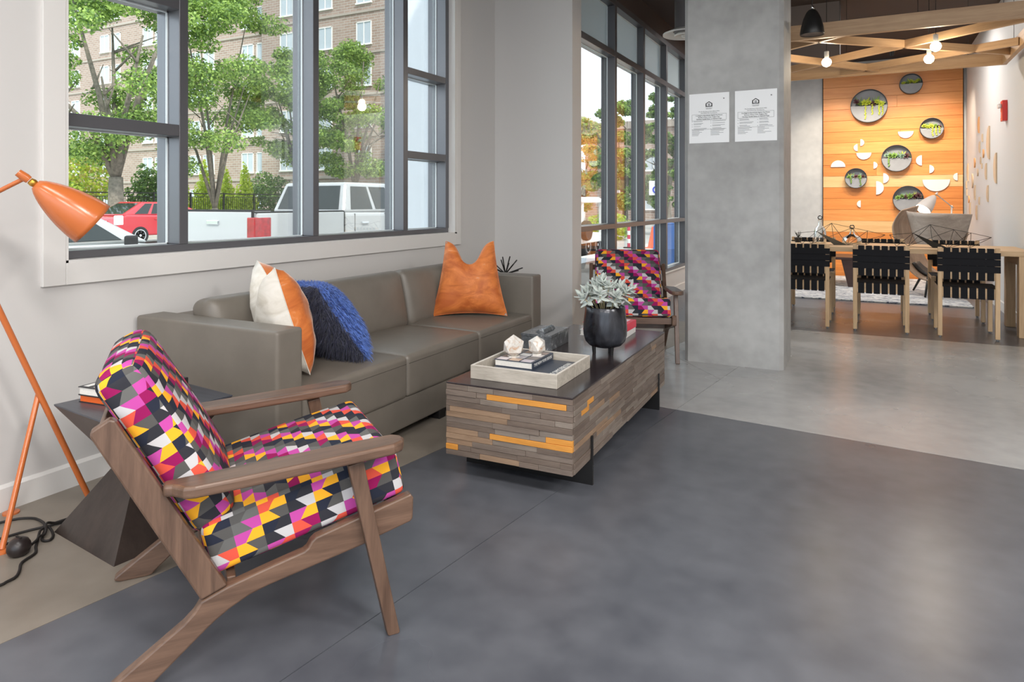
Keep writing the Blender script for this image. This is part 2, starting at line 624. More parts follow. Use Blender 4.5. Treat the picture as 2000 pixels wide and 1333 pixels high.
pane(win, 3.153, 4.009, 0.975, 2.93)

# ------------------------------------------------------------------ storefront glazing further along
cw = struct(link('window_2', None, None))
CX0, CX1, CXG = -2.20, -2.345, -2.29
ys = [5.515 + 0.9655 * k for k in range(7)]
for y in ys:
    fbox('mullion', y - 0.06, y, 0.355, 3.12, cw, CX0, CX1)
for i in range(len(ys) - 1):
    a, b = ys[i], ys[i + 1] - 0.06
    fbox('transom', a, b, 0.921, 0.967, cw, CX0, CX1)
    fbox('transom', a, b, 2.610, 2.671, cw, CX0, CX1)
    for (c, d) in ((0.355, 0.921), (0.967, 2.61), (2.671, 3.12)): pane(cw, a, b, c, d, CXG, M_frost if c > 2 else None)
fbox('sill_frame', ys[0] - 0.06, ys[-1], 0.315, 0.355, cw, CX0, CX1)
fbox('head_frame', ys[0] - 0.06, ys[-1], 3.12, 3.18, cw, CX0, CX1)
struct(MB().box(-2.36, CX0 + 0.004, 5.50, 12.1, -0.2, 0.300).build('wall_sill', M_wall))
sl = MB().box(-2.36, CX0 + 0.018, 5.50, 12.1, 0.300, 0.315).build('trim_2', M_trim, bevel=0.002); struct(sl)
struct(MB().box(CX0 + 0.004, CX0 + 0.018, 5.50, 12.1, 0, 0.10).build('baseboard_sill', M_trim))
struct(MB().box(-2.36, CX0, 5.50, 12.1, 3.18, CEIL).build('wall_soffit', M_ceil))
struct(MB().box(-2.36, -2.19, ys[-1], 12.1, 0.315, 3.18).build('wall_end', M_wallconc))

# ------------------------------------------------------------------ the other walls and the ceiling
struct(MB().box(-3.16, 5.2, FY0 - 0.2, 12.3, CEIL, CEIL + 0.25).build('ceiling', M_ceil))
struct(MB().box(-2.5, 1.5, 12.1, 12.3, -0.2, CEIL).build('wall_back', M_wallconc))
struct(MB().box(1.30, 1.50, 7.0, 12.1, -0.2, CEIL).build('wall_right', M_wall))
struct(MB().box(1.50, 5.0, 7.0, 7.2, -0.2, CEIL).build('wall_side', M_wall))
struct(MB().box(5.0, 5.2, FY0, 7.2, -0.2, CEIL).build('wall_far', M_wall))
struct(MB().box(1.286, 1.30, 7.0, 12.05, 0, 0.10).build('baseboard_right', M_trim))
M_bulk = mat('bulkhead_grey', (104, 98, 97), 0.7, spec=0.2)
bk = MB().box(-1.75, -0.27, 8.34, 8.60, 2.78, CEIL).build('bulkhead', M_bulk)
tag(bk, 'grey painted bulkhead hanging from the brown ceiling behind the wooden lattice', 'bulkhead')

# housings for the added fill luminaires
M_white = mat('white_enamel', (235, 234, 230), 0.4)
M_black = mat('black_metal', (24, 23, 23), 0.38, spec=0.5)
M_fill_glow = emit('diffuser', (1, 0.96, 0.9), 1.2)  # glowing face of the added fill luminaires
for i, (lx, ly, k) in enumerate(FILL_LUM):
    t = thing('fill_luminaire', 'added fill luminaire, a long white rectangle unseen above the lounge', 'ceiling light', (lx, ly, CEIL), group='added lounge fill luminaires')
    m = MB(); m.box(-0.78, 0.78, -0.33, 0.33, -0.06, 0); m.build('housing', M_white, t, bevel=0.004)
    MB().box(-0.75, 0.75, -0.30, 0.30, -0.066, -0.058).build('diffuser', M_fill_glow, t)
for (lx, ly) in [(0.35, 9.6), (-0.95, 9.6)]:
    t = thing('fill_luminaire', 'added fill luminaire, a short white rectangle on the ceiling beyond the dining table', 'ceiling light', (lx, ly, CEIL), group='added dining fill luminaires')
    MB().box(-0.48, 0.48, -0.23, 0.23, -0.06, 0).build('housing', M_white, t, bevel=0.004)
    MB().box(-0.45, 0.45, -0.20, 0.20, -0.066, -0.058).build('diffuser', M_fill_glow, t)

# ------------------------------------------------------------------ cedar feature wall, plank by plank
fw = struct(link('wall_feature', None, None)); fw.location = (0, 12.1, 0)
M_ced = [wood('cedar_a', (196, 112, 48), (226, 148, 76), 'x', 0.9, 0.4, 0.10, 16, 0.05),
         wood('cedar_b', (206, 126, 60), (232, 160, 92), 'x', 0.9, 0.4, 0.08, 16, 0.05),
         wood('cedar_pale', (206, 158, 104), (232, 192, 138), 'x', 0.9, 0.4, 0.06, 16, 0.05)]
PX0, PX1 = -0.63, 1.256
nP = 18; ph = 3.18 / nP
for i in range(nP):
    cut = [PX0, PX1] if i % 3 else [PX0, PX0 + rnd.uniform(0.6, 1.3), PX1]
    for a, b in zip(cut[:-1], cut[1:]):
        k = 2 if i in (4, 8) else rnd.choice((0, 1, 0))
        d = rnd.uniform(0, 0.003)
        MB().box(a + 0.0008, b - 0.0008, -0.055 - d, -0.02, i * ph + 0.0012, (i + 1) * ph - 0.0012).build('plank', M_ced[k], fw, bevel=0.0015, seg=1)
MB().box(PX0 - 0.012, PX1 + 0.01, -0.03, 0.0, 0, 3.19).build('backing_board', mat('backing', (60, 52, 46), 0.8), fw)

# ------------------------------------------------------------------ concrete column with two notices
cl = MB()
ch = 0.028
x0, x1, y0, y1 = -1.21, -0.52, 5.10, 5.65
poly = [(x0 + ch, y0), (x1 - ch, y0), (x1, y0 + ch), (x1, y1 - ch), (x1 - ch, y1), (x0 + ch, y1), (x0, y1 - ch), (x0, y0 + ch)]
cl.prism(poly, 0, CEIL, lambda a, b, t: (a, b, t))
o = cl.build('concrete_column', M_col)
tag(o, 'tall square grey concrete column with chamfered edges carrying two paper notices', 'column')

M_paper = mat('paper', (240, 240, 240), 0.5)
M_ink = mat('ink_black', (30, 30, 32), 0.6)
M_grey = mat('ink_grey', (100, 100, 102), 0.6)
NX = Euler((R(90), 0, 0))
def notice(x0, x1, z0, z1, label, second):
    cx = (x0 + x1) / 2
    t = thing('notice', label, 'notice', (cx, 5.0995, z0), 0)
    W_, H_ = x1 - x0, z1 - z0
    MB().box(-W_ / 2, W_ / 2, -0.0035, 0.002, 0, H_).build('sheet', M_paper, t)
    Y = -0.0042
    lg = MB()
    # house-shaped equal housing emblem
    s = 0.024; zc = H_ * 0.775
    hp = [(-s, -s * .72), (s, -s * .72), (s, s * .3), (0, s * .95), (-s, s * .3)]
    q = [(a * 0.70, b * 0.70 + 0.0005) for a, b in hp]
    n = 5
    vs = [(a, Y, zc + b) for a, b in hp] + [(a, Y, zc + b) for a, b in q]
    lg.add(vs, [(i, (i + 1) % n, (i + 1) % n + n, i + n) for i in range(n)])
    lg.box(-s * 0.36, s * 0.36, Y, Y + 0.0004, zc + 0.001, zc + 0.0055); lg.box(-s * 0.36, s * 0.36, Y, Y + 0.0004, zc - 0.0075, zc - 0.003)
    lg.build('emblem', M_ink, t, fix=False)
    def tx(body, z, size, x=0, al='CENTER', m=M_ink, bold=False):
        me = text_mesh(body, size, 0.0002, al, bold)
        link('lettering', me, m, t, (x, Y, z), (R(90), 0, 0))
    tx('EQUAL HOUSING', zc - 0.026, 0.0062); tx('OPPORTUNITY', zc - 0.033, 0.0062)
    tx('We Do Business in Accordance With', H_ * 0.635, 0.0098); tx('the Federal Fair Housing Law', H_ * 0.605, 0.0098)
    fr = MB(); b0, b1, c0, c1 = -W_ * 0.43, W_ * 0.43, H_ * 0.455, H_ * 0.58
    th = 0.0012
    fr.box(b0, b1, Y, Y + 0.0004, c0, c0 + th); fr.box(b0, b1, Y, Y + 0.0004, c1 - th, c1); fr.box(b0, b0 + th, Y, Y + 0.0004, c0, c1); fr.box(b1 - th, b1, Y, Y + 0.0004, c0, c1)
    fr.box(b0, b1, Y, Y + 0.0004, H_ * 0.275, H_ * 0.275 + th)
    fr.build('rule_lines', M_ink, t)
    sz = 0.0102
    tx('It is Illegal to Discriminate Against Any Person', H_ * 0.553, sz, bold=True)
    tx('Because of Race, Color, Religion, Sex,', H_ * 0.518, sz, bold=True)
    tx('Handicap, Familial Status, or National Origin', H_ * 0.482, sz, bold=True)
    # the small print: lines too small to read in the photograph
    fp = MB()
    r2 = random.Random(4 + second)
    for col in (0, 1):
        xa = b0 if col == 0 else 0.012
        z = H_ * 0.435
        while z > H_ * 0.29:
            for ln in range(r2.choice((1, 2, 2))):
                fp.box(xa + 0.012, xa + 0.012 + r2.uniform(0.05, 0.098), Y, Y + 0.0003, z, z + 0.0022); z -= 0.0072
            fp.box(xa, xa + 0.0036, Y, Y + 0.0003, z + 0.0072, z + 0.0108)
            z -= 0.0075
        z = H_ * 0.26
        for ln in range(6):
            fp.box(xa, xa + r2.uniform(0.04, 0.10), Y, Y + 0.0003, z, z + 0.002); z -= 0.0078
    fp.build('small_print', M_grey, t)
    MB().lathe([(0.0045, 0), (0.0045, 0.003), (0.002, 0.004)], 10, (W_ * 0.37, -0.0035, H_ * 0.88), Matrix.Rotation(R(90), 3, 'X')).build('pin', mat('pin_grey', (120, 120, 120), 0.3, 0.8), t)
notice(-1.171, -0.885, 1.614, 1.977, 'white printed housing notice on the column, the one beside the storefront windows', 0)
notice(-0.845, -0.561, 1.614, 1.978, 'white printed housing notice on the column, the one on the dining area side', 1)

# round air diffuser on its duct
t = thing('air_diffuser', 'round white ceiling air diffuser hanging on a grey duct beside the column', 'air diffuser', (-1.42, 6.05, 2.655))
m = MB()
for (ra, rb, z) in ((0.11, 0.20, 0.0), (0.05, 0.10, -0.012)):
    m.lathe([(ra, z + 0.03), (rb, z), (rb, z + 0.012), (ra, z + 0.05), (ra, z + 0.03)], 40, capb=False, capt=False)
m.build('cone_rings', M_white, t, smooth=True, angle=30)
MB().lathe([(0.001, -0.02), (0.035, -0.018), (0.04, 0.0), (0.001, 0.02)], 24, capb=False, capt=False).build('centre_plug', M_white, t, smooth=True)
MB().lathe([(0.097, 0.04), (0.097, CEIL - 2.655)], 32, capb=False).build('duct', mat('duct_grey', (98, 95, 96), 0.5, 0.3), t, smooth=True, angle=40)
MB().lathe([(0.10, 0.02), (0.10, 0.045), (0.03, 0.05)], 32).build('collar', mat('collar_grey', (150, 150, 152), 0.5), t)

# black bell speaker
t = thing('pendant_speaker', 'black bell shaped pendant speaker hanging in front of the wooden lattice', 'pendant', (-0.366, 5.56, 2.43))
MB().lathe([(0.083, 0.0), (0.086, 0.012), (0.078, 0.06), (0.062, 0.12), (0.042, 0.165), (0.026, 0.185), (0.016, 0.19)], 32, capb=False).build('bell', M_black, t, smooth=True)
MB().lathe([(0.001, 0.004), (0.083, 0.003), (0.083, 0.010), (0.001, 0.012)], 32, capb=False, capt=False).build('grille', mat('grille', (60, 58, 58), 0.5, 0.3), t)
MB().lathe([(0.012, 0.188), (0.012, 0.215), (0.006, 0.22)], 14).build('cable_gland', mat('chrome', (190, 190, 190), 0.2, 1.0), t, smooth=True)
MB().tube([(0, 0, 0.21), (0, 0, CEIL - 2.43)], 0.004, 6).build('cable', M_black, t)
# ------------------------------------------------------------------ furniture materials
def leather(name, col):
    t = NT(name)
    v = t.coords()
    a = t.noise(v, 5, 4)
    c = lin(col)
    t.set(Base_Color=t.ramp(a, [(0.3, tuple(k * 0.9 for k in c[:3]) + (1,)), (0.7, tuple(k * 1.08 for k in c[:3]) + (1,))]), Roughness=0.40)
    t.b.inputs['Specular IOR Level'].default_value = 0.5
    t.bump(t.math('ADD', t.noise(v, 320, 2), t.math('MULTIPLY', t.noise(v, 14, 3), 1.5)), 0.10, 0.003)
    return t.m
M_leather = leather('grey_leather', (116, 109, 100))
M_walnut = {a: wood('walnut_' + a, (66, 48, 38), (122, 95, 78), a, 1.3, 0.34, 0.06, 12, 0.06) for a in 'xyz'}

def fabric():
    t = NT('harlequin_fabric')
    tc = t.n('ShaderNodeUVMap')
    sx = t.n('ShaderNodeSeparateXYZ'); t.l(tc.outputs[0], sx.inputs[0])
    x = t.math('DIVIDE', sx.outputs[0], 0.035)
    y = t.math('DIVIDE', sx.outputs[1], 0.029)
    row = t.math('FLOOR', y); fy = t.math('FRACT', y)
    par = t.math('MODULO', t.math('ABSOLUTE', row), 2.0)
    xs = x
    h = t.math('DIVIDE', xs, 2.0)
    k = t.math('FLOOR', h); px_ = t.math('FRACT', h)
    sg = t.math('SUBTRACT', t.math('MULTIPLY', par, 2.0), 1.0)
    edge = t.math('ADD', 0.5, t.math('MULTIPLY', t.math('MULTIPLY', t.math('SUBTRACT', fy, 0.5), 0.34), sg))
    st = t.math('GREATER_THAN', px_, edge)
    cid = t.math('ADD', t.math('MULTIPLY', k, 2.0), st)
    cb = t.n('ShaderNodeCombineXYZ'); t.l(cid, cb.inputs[0]); t.l(row, cb.inputs[1])
    NC = 9.0
    wn = t.n('ShaderNodeTexWhiteNoise', noise_dimensions='3D'); t.l(cb.outputs[0], wn.inputs['Vector'])
    base_ = t.math('ADD', t.math('ADD', t.math('MULTIPLY', cid, 4.0), t.math('MULTIPLY', row, 5.0)), t.math('MULTIPLY', t.math('FLOOR', t.math('MULTIPLY', wn.outputs[0], 2.0)), 2.0))
    ix = t.math('MODULO', t.math('ADD', base_, 9000.0), NC)
    fac = t.math('DIVIDE', t.math('ADD', ix, 0.5), NC)
    pal = [(48, 48, 54), (240, 170, 44), (100, 99, 97), (142, 22, 84), (192, 189, 190), (38, 42, 56), (186, 74, 154), (84, 82, 80), (216, 84, 66)]
    col = t.ramp(fac, [(i / NC, lin(c)) for i, c in enumerate(pal)], 'CONSTANT')
    wv = t.noise(t.coords((1, 1, 1), 'UV'), 700, 2)
    t.set(Base_Color=col, Roughness=0.85)
    t.b.inputs['Specular IOR Level'].default_value = 0.2
    t.bump(wv, 0.15, 0.001)
    return t.m
M_fab = fabric()
M_pipe = mat('navy_piping', (40, 40, 52), 0.8)

# ------------------------------------------------------------------ sofa
sofa = thing('sofa', 'long grey brown leather three seat sofa standing against the window wall', 'sofa', (-2.91, 1.936, 0))
SD = 0.87
def soft(name, x0, x1, y0, y1, z0, z1, r, parent, m, crown=(0, 0), noise=0.0, rot=None, seed=1):
    me = rbox_mesh(name, ((x1 - x0) / 2, (y1 - y0) / 2, (z1 - z0) / 2), r, crown, noise=noise, seed=seed)
    return link(name, me, m, parent, ((x0 + x1) / 2, (y0 + y1) / 2, (z0 + z1) / 2), rot)
soft('arm', 0, SD, 0, 0.14, 0.045, 0.672, 0.014, sofa, M_leather)
soft('arm', 0, SD, 2.29, 2.43, 0.045, 0.672, 0.014, sofa, M_leather)
soft('base', 0.03, 0.852, 0.138, 2.292, 0.045, 0.202, 0.012, sofa, M_leather)
soft('back', 0.0, 0.15, 0.138, 2.292, 0.19, 0.655, 0.015, sofa, M_leather)
for i in range(3):
    a = 0.141 + i * 0.716
    soft('seat_cushion', 0.14, 0.868, a, a + 0.716, 0.198, 0.408, 0.022, sofa, M_leather, (0.022, 0), 0.0010, seed=i + 2)
    c = rbox_mesh('back_cushion', (0.075, 0.357, 0.185), 0.05, n=8)
    # soft creases on the cushion face
    r_ = random.Random(11 + i)
    for v in c.vertices:
        k = max(0, 1 - (v.co.y / 0.36) ** 2) * max(0, 1 - (v.co.z / 0.19) ** 2)
        v.co.x += 0.035 * k ** 0.7
        if v.co.x > 0:
            top = max(0, v.co.z / 0.185)
            v.co.x += 0.006 * top * math.sin(v.co.y * 34 + i) * k ** 0.3
    link('back_cushion', c, M_leather, sofa, (0.262, a + 0.358, 0.560), (0, R(-12), 0))
for (x, y) in ((0.06, 0.07), (0.81, 0.07), (0.06, 2.36), (0.81, 2.36), (0.81, 1.2)):
    MB().box(x - 0.04, x + 0.04, y - 0.03, y + 0.03, 0, 0.05).build('foot', M_black, sofa, bevel=0.003)
# stitched seams along the front edges of the seat cushions
st = mat('seam_thread', (70, 65, 59), 0.6)
for sc_ in [c for c in sofa.children if c.name.startswith('seat_cushion')]:
    MB().tube([(0.3635, -0.345, 0.066), (0.3635, 0.345, 0.066)], 0.0016, 6).build('stitch_line', st, sc_)

# ------------------------------------------------------------------ throw pillows
def velvet(name, dark, light, sheen=0.8):
    t = NT(name)
    v = t.coords((1, 1, 2.2))
    a = t.noise(v, 5, 5, 0.6, 1.2)
    t.set(Base_Color=t.ramp(a, [(0.35, lin(dark)), (0.60, lin(light)), (0.74, lin(tuple(min(255, 0.45 * k + 0.55 * 222) for k in light)))]), Roughness=0.6)  # pale last stop paints whitish velvet sheen into the colour
    t.b.inputs['Sheen Weight'].default_value = sheen
    t.b.inputs['Sheen Roughness'].default_value = 0.3
    t.b.inputs['Sheen Tint'].default_value = (1, 0.9, 0.8, 1)
    t.bump(t.noise(v, 60, 3), 0.1, 0.002)
    return t.m
M_orange = velvet('orange_velvet', (184, 92, 36), (222, 128, 60), 0.8)
M_cream = velvet('cream_velvet', (206, 198, 184), (230, 224, 214), 0.3)
def prot(yaw, tilt, roll=0):
    return (Matrix.Rotation(R(yaw), 3, 'Z') @ Matrix.Rotation(R(-tilt), 3, 'X') @ Matrix.Rotation(R(roll), 3, 'Y')).to_euler()
def throw(name, label, c, size, T, rot, mf, mb_, dip=0.0, taper=0.0, seed=3, tall=1.0):
    t = thing(name, label, 'pillow', c)
    t.rotation_euler = rot
    fr, bk_ = pillow_sheets(size, T, dip=dip, seed=seed)
    for mm in (fr, bk_):
        mm.v = [(x, y, z * tall) for x, y, z in mm.v]
        if taper: mm.v = [(x * (1 - taper * max(0, (z / size + 0.5)) ** 1.2), y, z) for x, y, z in mm.v]
    fr.build('front_panel', mf, t, smooth=True, fix=False)
    bk_.build('back_panel', mb_, t, smooth=True, fix=False)
    # welt along the rim
    rim = [q for q in fr.v]
    n = 22
    idx = [i for i in range(n + 1)] + [j * (n + 1) + n for j in range(1, n + 1)] + [n * (n + 1) + i for i in range(n - 1, -1, -1)] + [j * (n + 1) for j in range(n - 1, 0, -1)]
    pts = [rim[i] for i in idx]
    MB().tube(pts + [pts[0]], 0.0022, 6, cap=False).build('welt', mf if dip > 0.1 else mb_, t, smooth=True)
    return t
throw('throw_pillow', 'orange velvet pillow with chopped top standing in the far sofa corner', (-2.354, 3.910, 0.672), 0.50, 0.20, prot(30, 12), M_orange, M_cream, dip=0.16, taper=0.36, seed=5)
throw('throw_pillow', 'cream backed orange velvet pillow leaning behind the sofa arm by the side table', (-2.384, 2.290, 0.664), 0.46, 0.24, prot(148, 17), M_orange, M_cream, dip=0.06, taper=0.10, seed=9, tall=1.07)

fp = thing('fur_pillow', 'shaggy blue and charcoal fur pillow leaning on the sofa seat', 'pillow', (-2.36, 2.565, 0.606))
fp.rotation_euler = prot(152, 33, 4)
fsz = 0.40
fs, bs = pillow_sheets(fsz, 0.19, dip=0.0, seed=21)
M_furb = mat('fur_blue', (92, 124, 198), 0.6, sheen=0.5, var=0.45, vscale=55)
M_furd = mat('fur_charcoal', (66, 68, 88), 0.6, sheen=0.3, var=0.5, vscale=55)
fs.build('front_panel', M_furb, fp, smooth=True, fix=False); bs.build('back_panel', M_furd, fp, smooth=True, fix=False)
def fur(sheet, sg, count, name, m, seed):
    r_ = random.Random(seed)
    vs, fc = [], []
    n = 22
    V = sheet.v
    inv = Matrix(fp.rotation_euler.to_matrix()).transposed()
    g = inv @ Vector((0, 0, -1))
    for _ in range(count):
        i = min(n - 1, int(r_.random() * n)); j = min(n - 1, int(r_.random() * n))
        a, b, c, d = [Vector(V[(j + q) * (n + 1) + i + p]) for p, q in ((0, 0), (1, 0), (1, 1), (0, 1))]
        s, tt = r_.random(), r_.random()
        p = (a * (1 - s) + b * s) * (1 - tt) + (d * (1 - s) + c * s) * tt
        nn = (b - a).cross(d - a)
        if nn.length < 1e-9: continue
        nn.normalize()
        if nn.y * sg < 0: nn = -nn
        out = Vector((p.x, 0, p.z)); out = out / max(0.01, fsz / 2)
        dr = nn * 0.9 + out * 0.45 + Vector([r_.uniform(-.75, .75) for _ in range(3)])
        dr.normalize()
        L = r_.uniform(0.035, 0.075)
        w_ = r_.uniform(0.0012, 0.0022)
        sd = dr.cross(Vector((r_.random(), r_.random(), r_.random()))).normalized() * w_
        m1 = p + dr * L * 0.5 + g * L * 0.10
        m2 = p + dr * L * 0.85 + g * L * 0.45
        k = len(vs)
        vs += [tuple(p - sd), tuple(p + sd), tuple(m1 - sd * .8), tuple(m1 + sd * .8), tuple(m2)]
        fc += [(k, k + 1, k + 3, k + 2), (k + 2, k + 3, k + 4)]
    mm = MB(); mm.v = vs; mm.f = fc; mm.mi = [0] * len(fc)
    o = mm.build(name, m, fp, fix=False)
    o['kind'] = 'stuff'
fur(fs, -1, 14000, 'blue_fur', M_furb, 1)
fur(bs, 1, 14000, 'charcoal_fur', M_furd, 2)

# ------------------------------------------------------------------ walnut lounge chairs with harlequin cushions
def lounge_chair(name, label, loc, rz, group):
    t = thing(name, label, 'armchair', loc, rz, group)
    rail = [(0.229, 0.196), (0.289, 0.219), (0.38, 0.243), (0.475, 0.266), (0.484, 0.272), (0.493, 0.287), (0.505, 0.297), (0.764, 0.363), (0.772, 0.35), (0.770, 0.292), (0.762, 0.285), (0.67, 0.262), (0.634, 0.250),
            (0.387, 0.198), (0.34, 0.184), (0.296, 0.162), (0.262, 0.14), (0.239, 0.122), (0.126, 0.027), (0.10, 0.003), (0.085, 0.0), (0.012, 0.0), (-0.004, 0.006), (-0.002, 0.016), (0.054, 0.056), (0.155, 0.126), (0.19, 0.15), (0.213, 0.172)]
    post = [(-0.006, 0.636), (-0.004, 0.648), (0.034, 0.672), (0.045, 0.668), (0.289, 0.221), (0.229, 0.198)]
    leg = [(0.583, 0.480), (0.624, 0.488), (0.724, 0.004), (0.720, 0.0), (0.694, 0.0), (0.690, 0.004)]
    for sg in (1, -1):
        fn = lambda a, b, q: (sg * q, a, b)
        MB().prism(rail, 0.280, 0.312, fn).build('side_rail', M_walnut['y'], t, bevel=0.006, seg=2)
        MB().prism(post, 0.281, 0.311, fn).build('back_post', M_walnut['z'], t, bevel=0.005, seg=2)
        MB().prism(leg, 0.311, 0.341, fn).build('front_leg', M_walnut['z'], t, bevel=0.008, seg=3)
        out = [(0.286, 0.146), (0.322, 0.146), (0.33, 0.165), (0.345, 0.178), (0.362, 0.19), (0.371, 0.215), (0.374, 0.30), (0.374, 0.62), (0.370, 0.70), (0.355, 0.728), (0.330, 0.738), (0.305, 0.734), (0.285, 0.715), (0.279, 0.60), (0.283, 0.30)]
        zt = lambda s: 0.494 + (s - 0.14) * 0.054
        am = MB(); am.prism(out, -0.024, 0.006, lambda a, b, q: (sg * a, b, zt(b) + q))
        am.build('arm', M_walnut['y'], t, bevel=0.008, seg=3)
    for (s, z, hh) in ((0.735, 0.315, 0.045), (0.30, 0.205, 0.045)):
        MB().box(-0.281, 0.281, s - 0.011, s + 0.011, z - hh / 2, z + hh / 2).build('cross_rail', M_walnut['x'], t, bevel=0.003)
    for k in range(4):
        f = k / 3
        s = 0.24 - 0.215 * f; z = 0.27 + 0.365 * f
        MB().obox((0, s, z), (0.566, 0.012, 0.045), Euler((R(29), 0, 0))).build('back_slat', M_walnut['x'], t, bevel=0.003)
    me = rbox_mesh('seat_cushion', (0.276, 0.262, 0.068), 0.024, (0.022, 0.0), n=6)
    link('seat_cushion', me, M_fab, t, (0, 0.494, 0.356), (R(13.5), 0, 0))
    me = rbox_mesh('back_cushion', (0.264, 0.060, 0.244), 0.042, (0, 0), n=6)
    for v in me.vertices:
        k = max(0, 1 - (v.co.x / 0.272) ** 2) * max(0, 1 - (v.co.z / 0.246) ** 2)
        v.co.y += 0.02 * k
    link('back_cushion', me, M_fab, t, (0, 0.152, 0.562), (R(29.5), 0, 0))
    return t
ch1 = lounge_chair('lounge_chair', 'walnut lounge chair with multicoloured harlequin cushions beside the hourglass side table', (-1.840, 1.139, 0), R(-36.8), 'walnut lounge chairs')
ch2 = dup(ch1, (-1.787, 5.513, 0), math.atan2(-0.36, -0.93), 'walnut lounge chair with multicoloured harlequin cushions standing by the concrete column', 'walnut lounge chairs')

# ------------------------------------------------------------------ hourglass side table
M_espresso = wood('espresso_wood', (40, 32, 29), (62, 52, 47), 'z', 1.2, 0.35, 0.02, 10, 0.04)
M_esp_sheen = wood('espresso_top_sheen', (44, 46, 54), (78, 82, 92), 'x', 1.6, 0.3, 0.0, 14, 0.05)  # bluish tone paints a sheen into the dark brown top's colour
cs = [(-2.16, 1.362), (-2.578, 1.408), (-2.53, 1.83), (-2.11, 1.785)]
ccx = sum(c[0] for c in cs) / 4; ccy = sum(c[1] for c in cs) / 4
t = thing('hourglass_side_table', 'dark espresso wood side table with a pinched hourglass shape next to the sofa', 'side table', (ccx, ccy, 0))
def ring(k, z): return [((c[0] - ccx) * k, (c[1] - ccy) * k, z) for c in cs]
def frus(a, b):
    m = MB(); m.add(a + b, [(0, 1, 2, 3), (4, 5, 6, 7)] + [(i, (i + 1) % 4, (i + 1) % 4 + 4, i + 4) for i in range(4)])
    return m
frus(ring(1, 0.0), ring(0.33, 0.232)).build('lower_body', M_espresso, t, bevel=0.001)
frus(ring(0.33, 0.232), ring(1, 0.452)).build('upper_body', M_espresso, t, bevel=0.001)
frus(ring(1.0, 0.452), ring(1.0, 0.457)).build('table_top', M_esp_sheen, t)

def book(name, label, c, size, rz, cover, pages, z, group=None, title=None, tcol=None):
    t = thing(name, label, 'book', (c[0], c[1], z), rz, group)
    w_, l_, h_ = size
    th = 0.0025
    MB().box(-w_ / 2, w_ / 2, -l_ / 2, l_ / 2, 0, th).build('back_cover', cover, t, bevel=0.0006, seg=1)
    MB().box(-w_ / 2, w_ / 2, -l_ / 2, l_ / 2, h_ - th, h_).build('front_cover', cover, t, bevel=0.0006, seg=1)
    MB().box(w_ / 2 - th, w_ / 2, -l_ / 2, l_ / 2, th, h_ - th).build('spine', cover, t)
    MB().box(-w_ / 2 + 0.004, w_ / 2 - th, -l_ / 2 + 0.004, l_ / 2 - 0.004, th, h_ - th).build('pages', pages, t)
    return t
M_pages = mat('page_edges', (226, 222, 214), 0.8, var=0.06, vscale=200)
M_bkblack = mat('cover_black', (34, 34, 38), 0.4)
M_bkorange = mat('cover_orange', (222, 98, 36), 0.45)
M_bkred = mat('cover_red', (222, 50, 74), 0.4)
M_bkwhite = mat('cover_white', (232, 230, 226), 0.4)
M_bkslate = mat('cover_slate', (58, 66, 80), 0.35)
TZ = 0.457
b = book('book', 'orange edged hardback lying under the black and white book on the side table', (-2.415, 1.60), (0.26, 0.24, 0.026), R(6), M_bkblack, M_bkorange, TZ)
b = book('book', 'black and white covered book on top of the orange one on the side table', (-2.412, 1.60), (0.265, 0.245, 0.030), R(6), M_bkblack, M_pages, TZ + 0.026)
m = MB()
for k in range(5): m.box(-0.12 + k * 0.05, -0.095 + k * 0.05, -0.11, 0.11, 0.030, 0.0306)
m.build('cover_print', M_bkwhite, b)

# ------------------------------------------------------------------ grasshopper lamps
def g_lamp(name, label, m, A, B, C, joint, top, tip, axis, L=0.27, rim=0.083, inner=None, power=0):
    base = Vector((A[0], A[1], 0))
    t = thing(name, label, 'floor lamp', base)
    q = lambda p: tuple(Vector(p) - base)
    jt = Vector(joint)
    MB().tube([q((A[0], A[1], 0.008)), q(top)], 0.0105, 12).build('pole', m, t, smooth=True, angle=40)
    for P in (B, C):
        d = (jt - Vector((P[0], P[1], 0))).normalized()
        MB().tube([q((P[0], P[1], 0.008)), q(jt + d * 0.01)], 0.0095, 12).build('leg', m, t, smooth=True, angle=40)
    for P in (A, B, C):
        MB().lathe([(0.028, 0), (0.028, 0.006), (0.012, 0.009)], 24, q((P[0], P[1], 0))).build('foot_disc', m, t, smooth=True, angle=40)
    tp = Vector(tip); tv = Vector(top)
    ad = (tp - tv).normalized()
    MB().tube([q(tv - ad * 0.06), q(tp)], 0.0075, 10).build('arm', m, t, smooth=True, angle=40)
    MB().ball(q(tv), 0.018, 14, 10).build('arm_joint', m, t, smooth=True)
    ax = Vector(axis).normalized()
    rot = align(ax)
    s0 = tp + ax * 0.035
    MB().lathe([(0.013, -0.028), (0.015, 0.0), (0.013, 0.012)], 14, q(tp + ax * 0.0), rot).build('swivel', m, t, smooth=True, angle=40)
    MB().lathe([(0.011, -0.012), (0.014, 0.0), (0.011, 0.012)], 14, q(tp + ax * 0.026), rot).build('brass_collar', mat('brass', (196, 148, 62), 0.35, 0.8), t, smooth=True)
    pr = []
    for i in range(15):
        f = i / 14
        pr.append((0.010 + (rim - 0.010) * math.sin(min(1, f * 0.98 + 0.02) * PI / 2) ** 0.62 * (0.88 + 0.12 * f), f * L))
    sh = MB().lathe(pr, 40, q(s0), rot, capb=True, capt=False).build('lamp_shade', m, t, smooth=True)
    k = sh.modifiers.new('solid', 'SOLIDIFY'); k.thickness = 0.002; k.offset = -1
    bm_ = inner or mat('bulb_frost', (235, 232, 224), 0.3)
    MB().ball(q(s0 + ax * L * 0.62), 0.030, 16, 10).build('bulb', bm_, t, smooth=True)
    return t
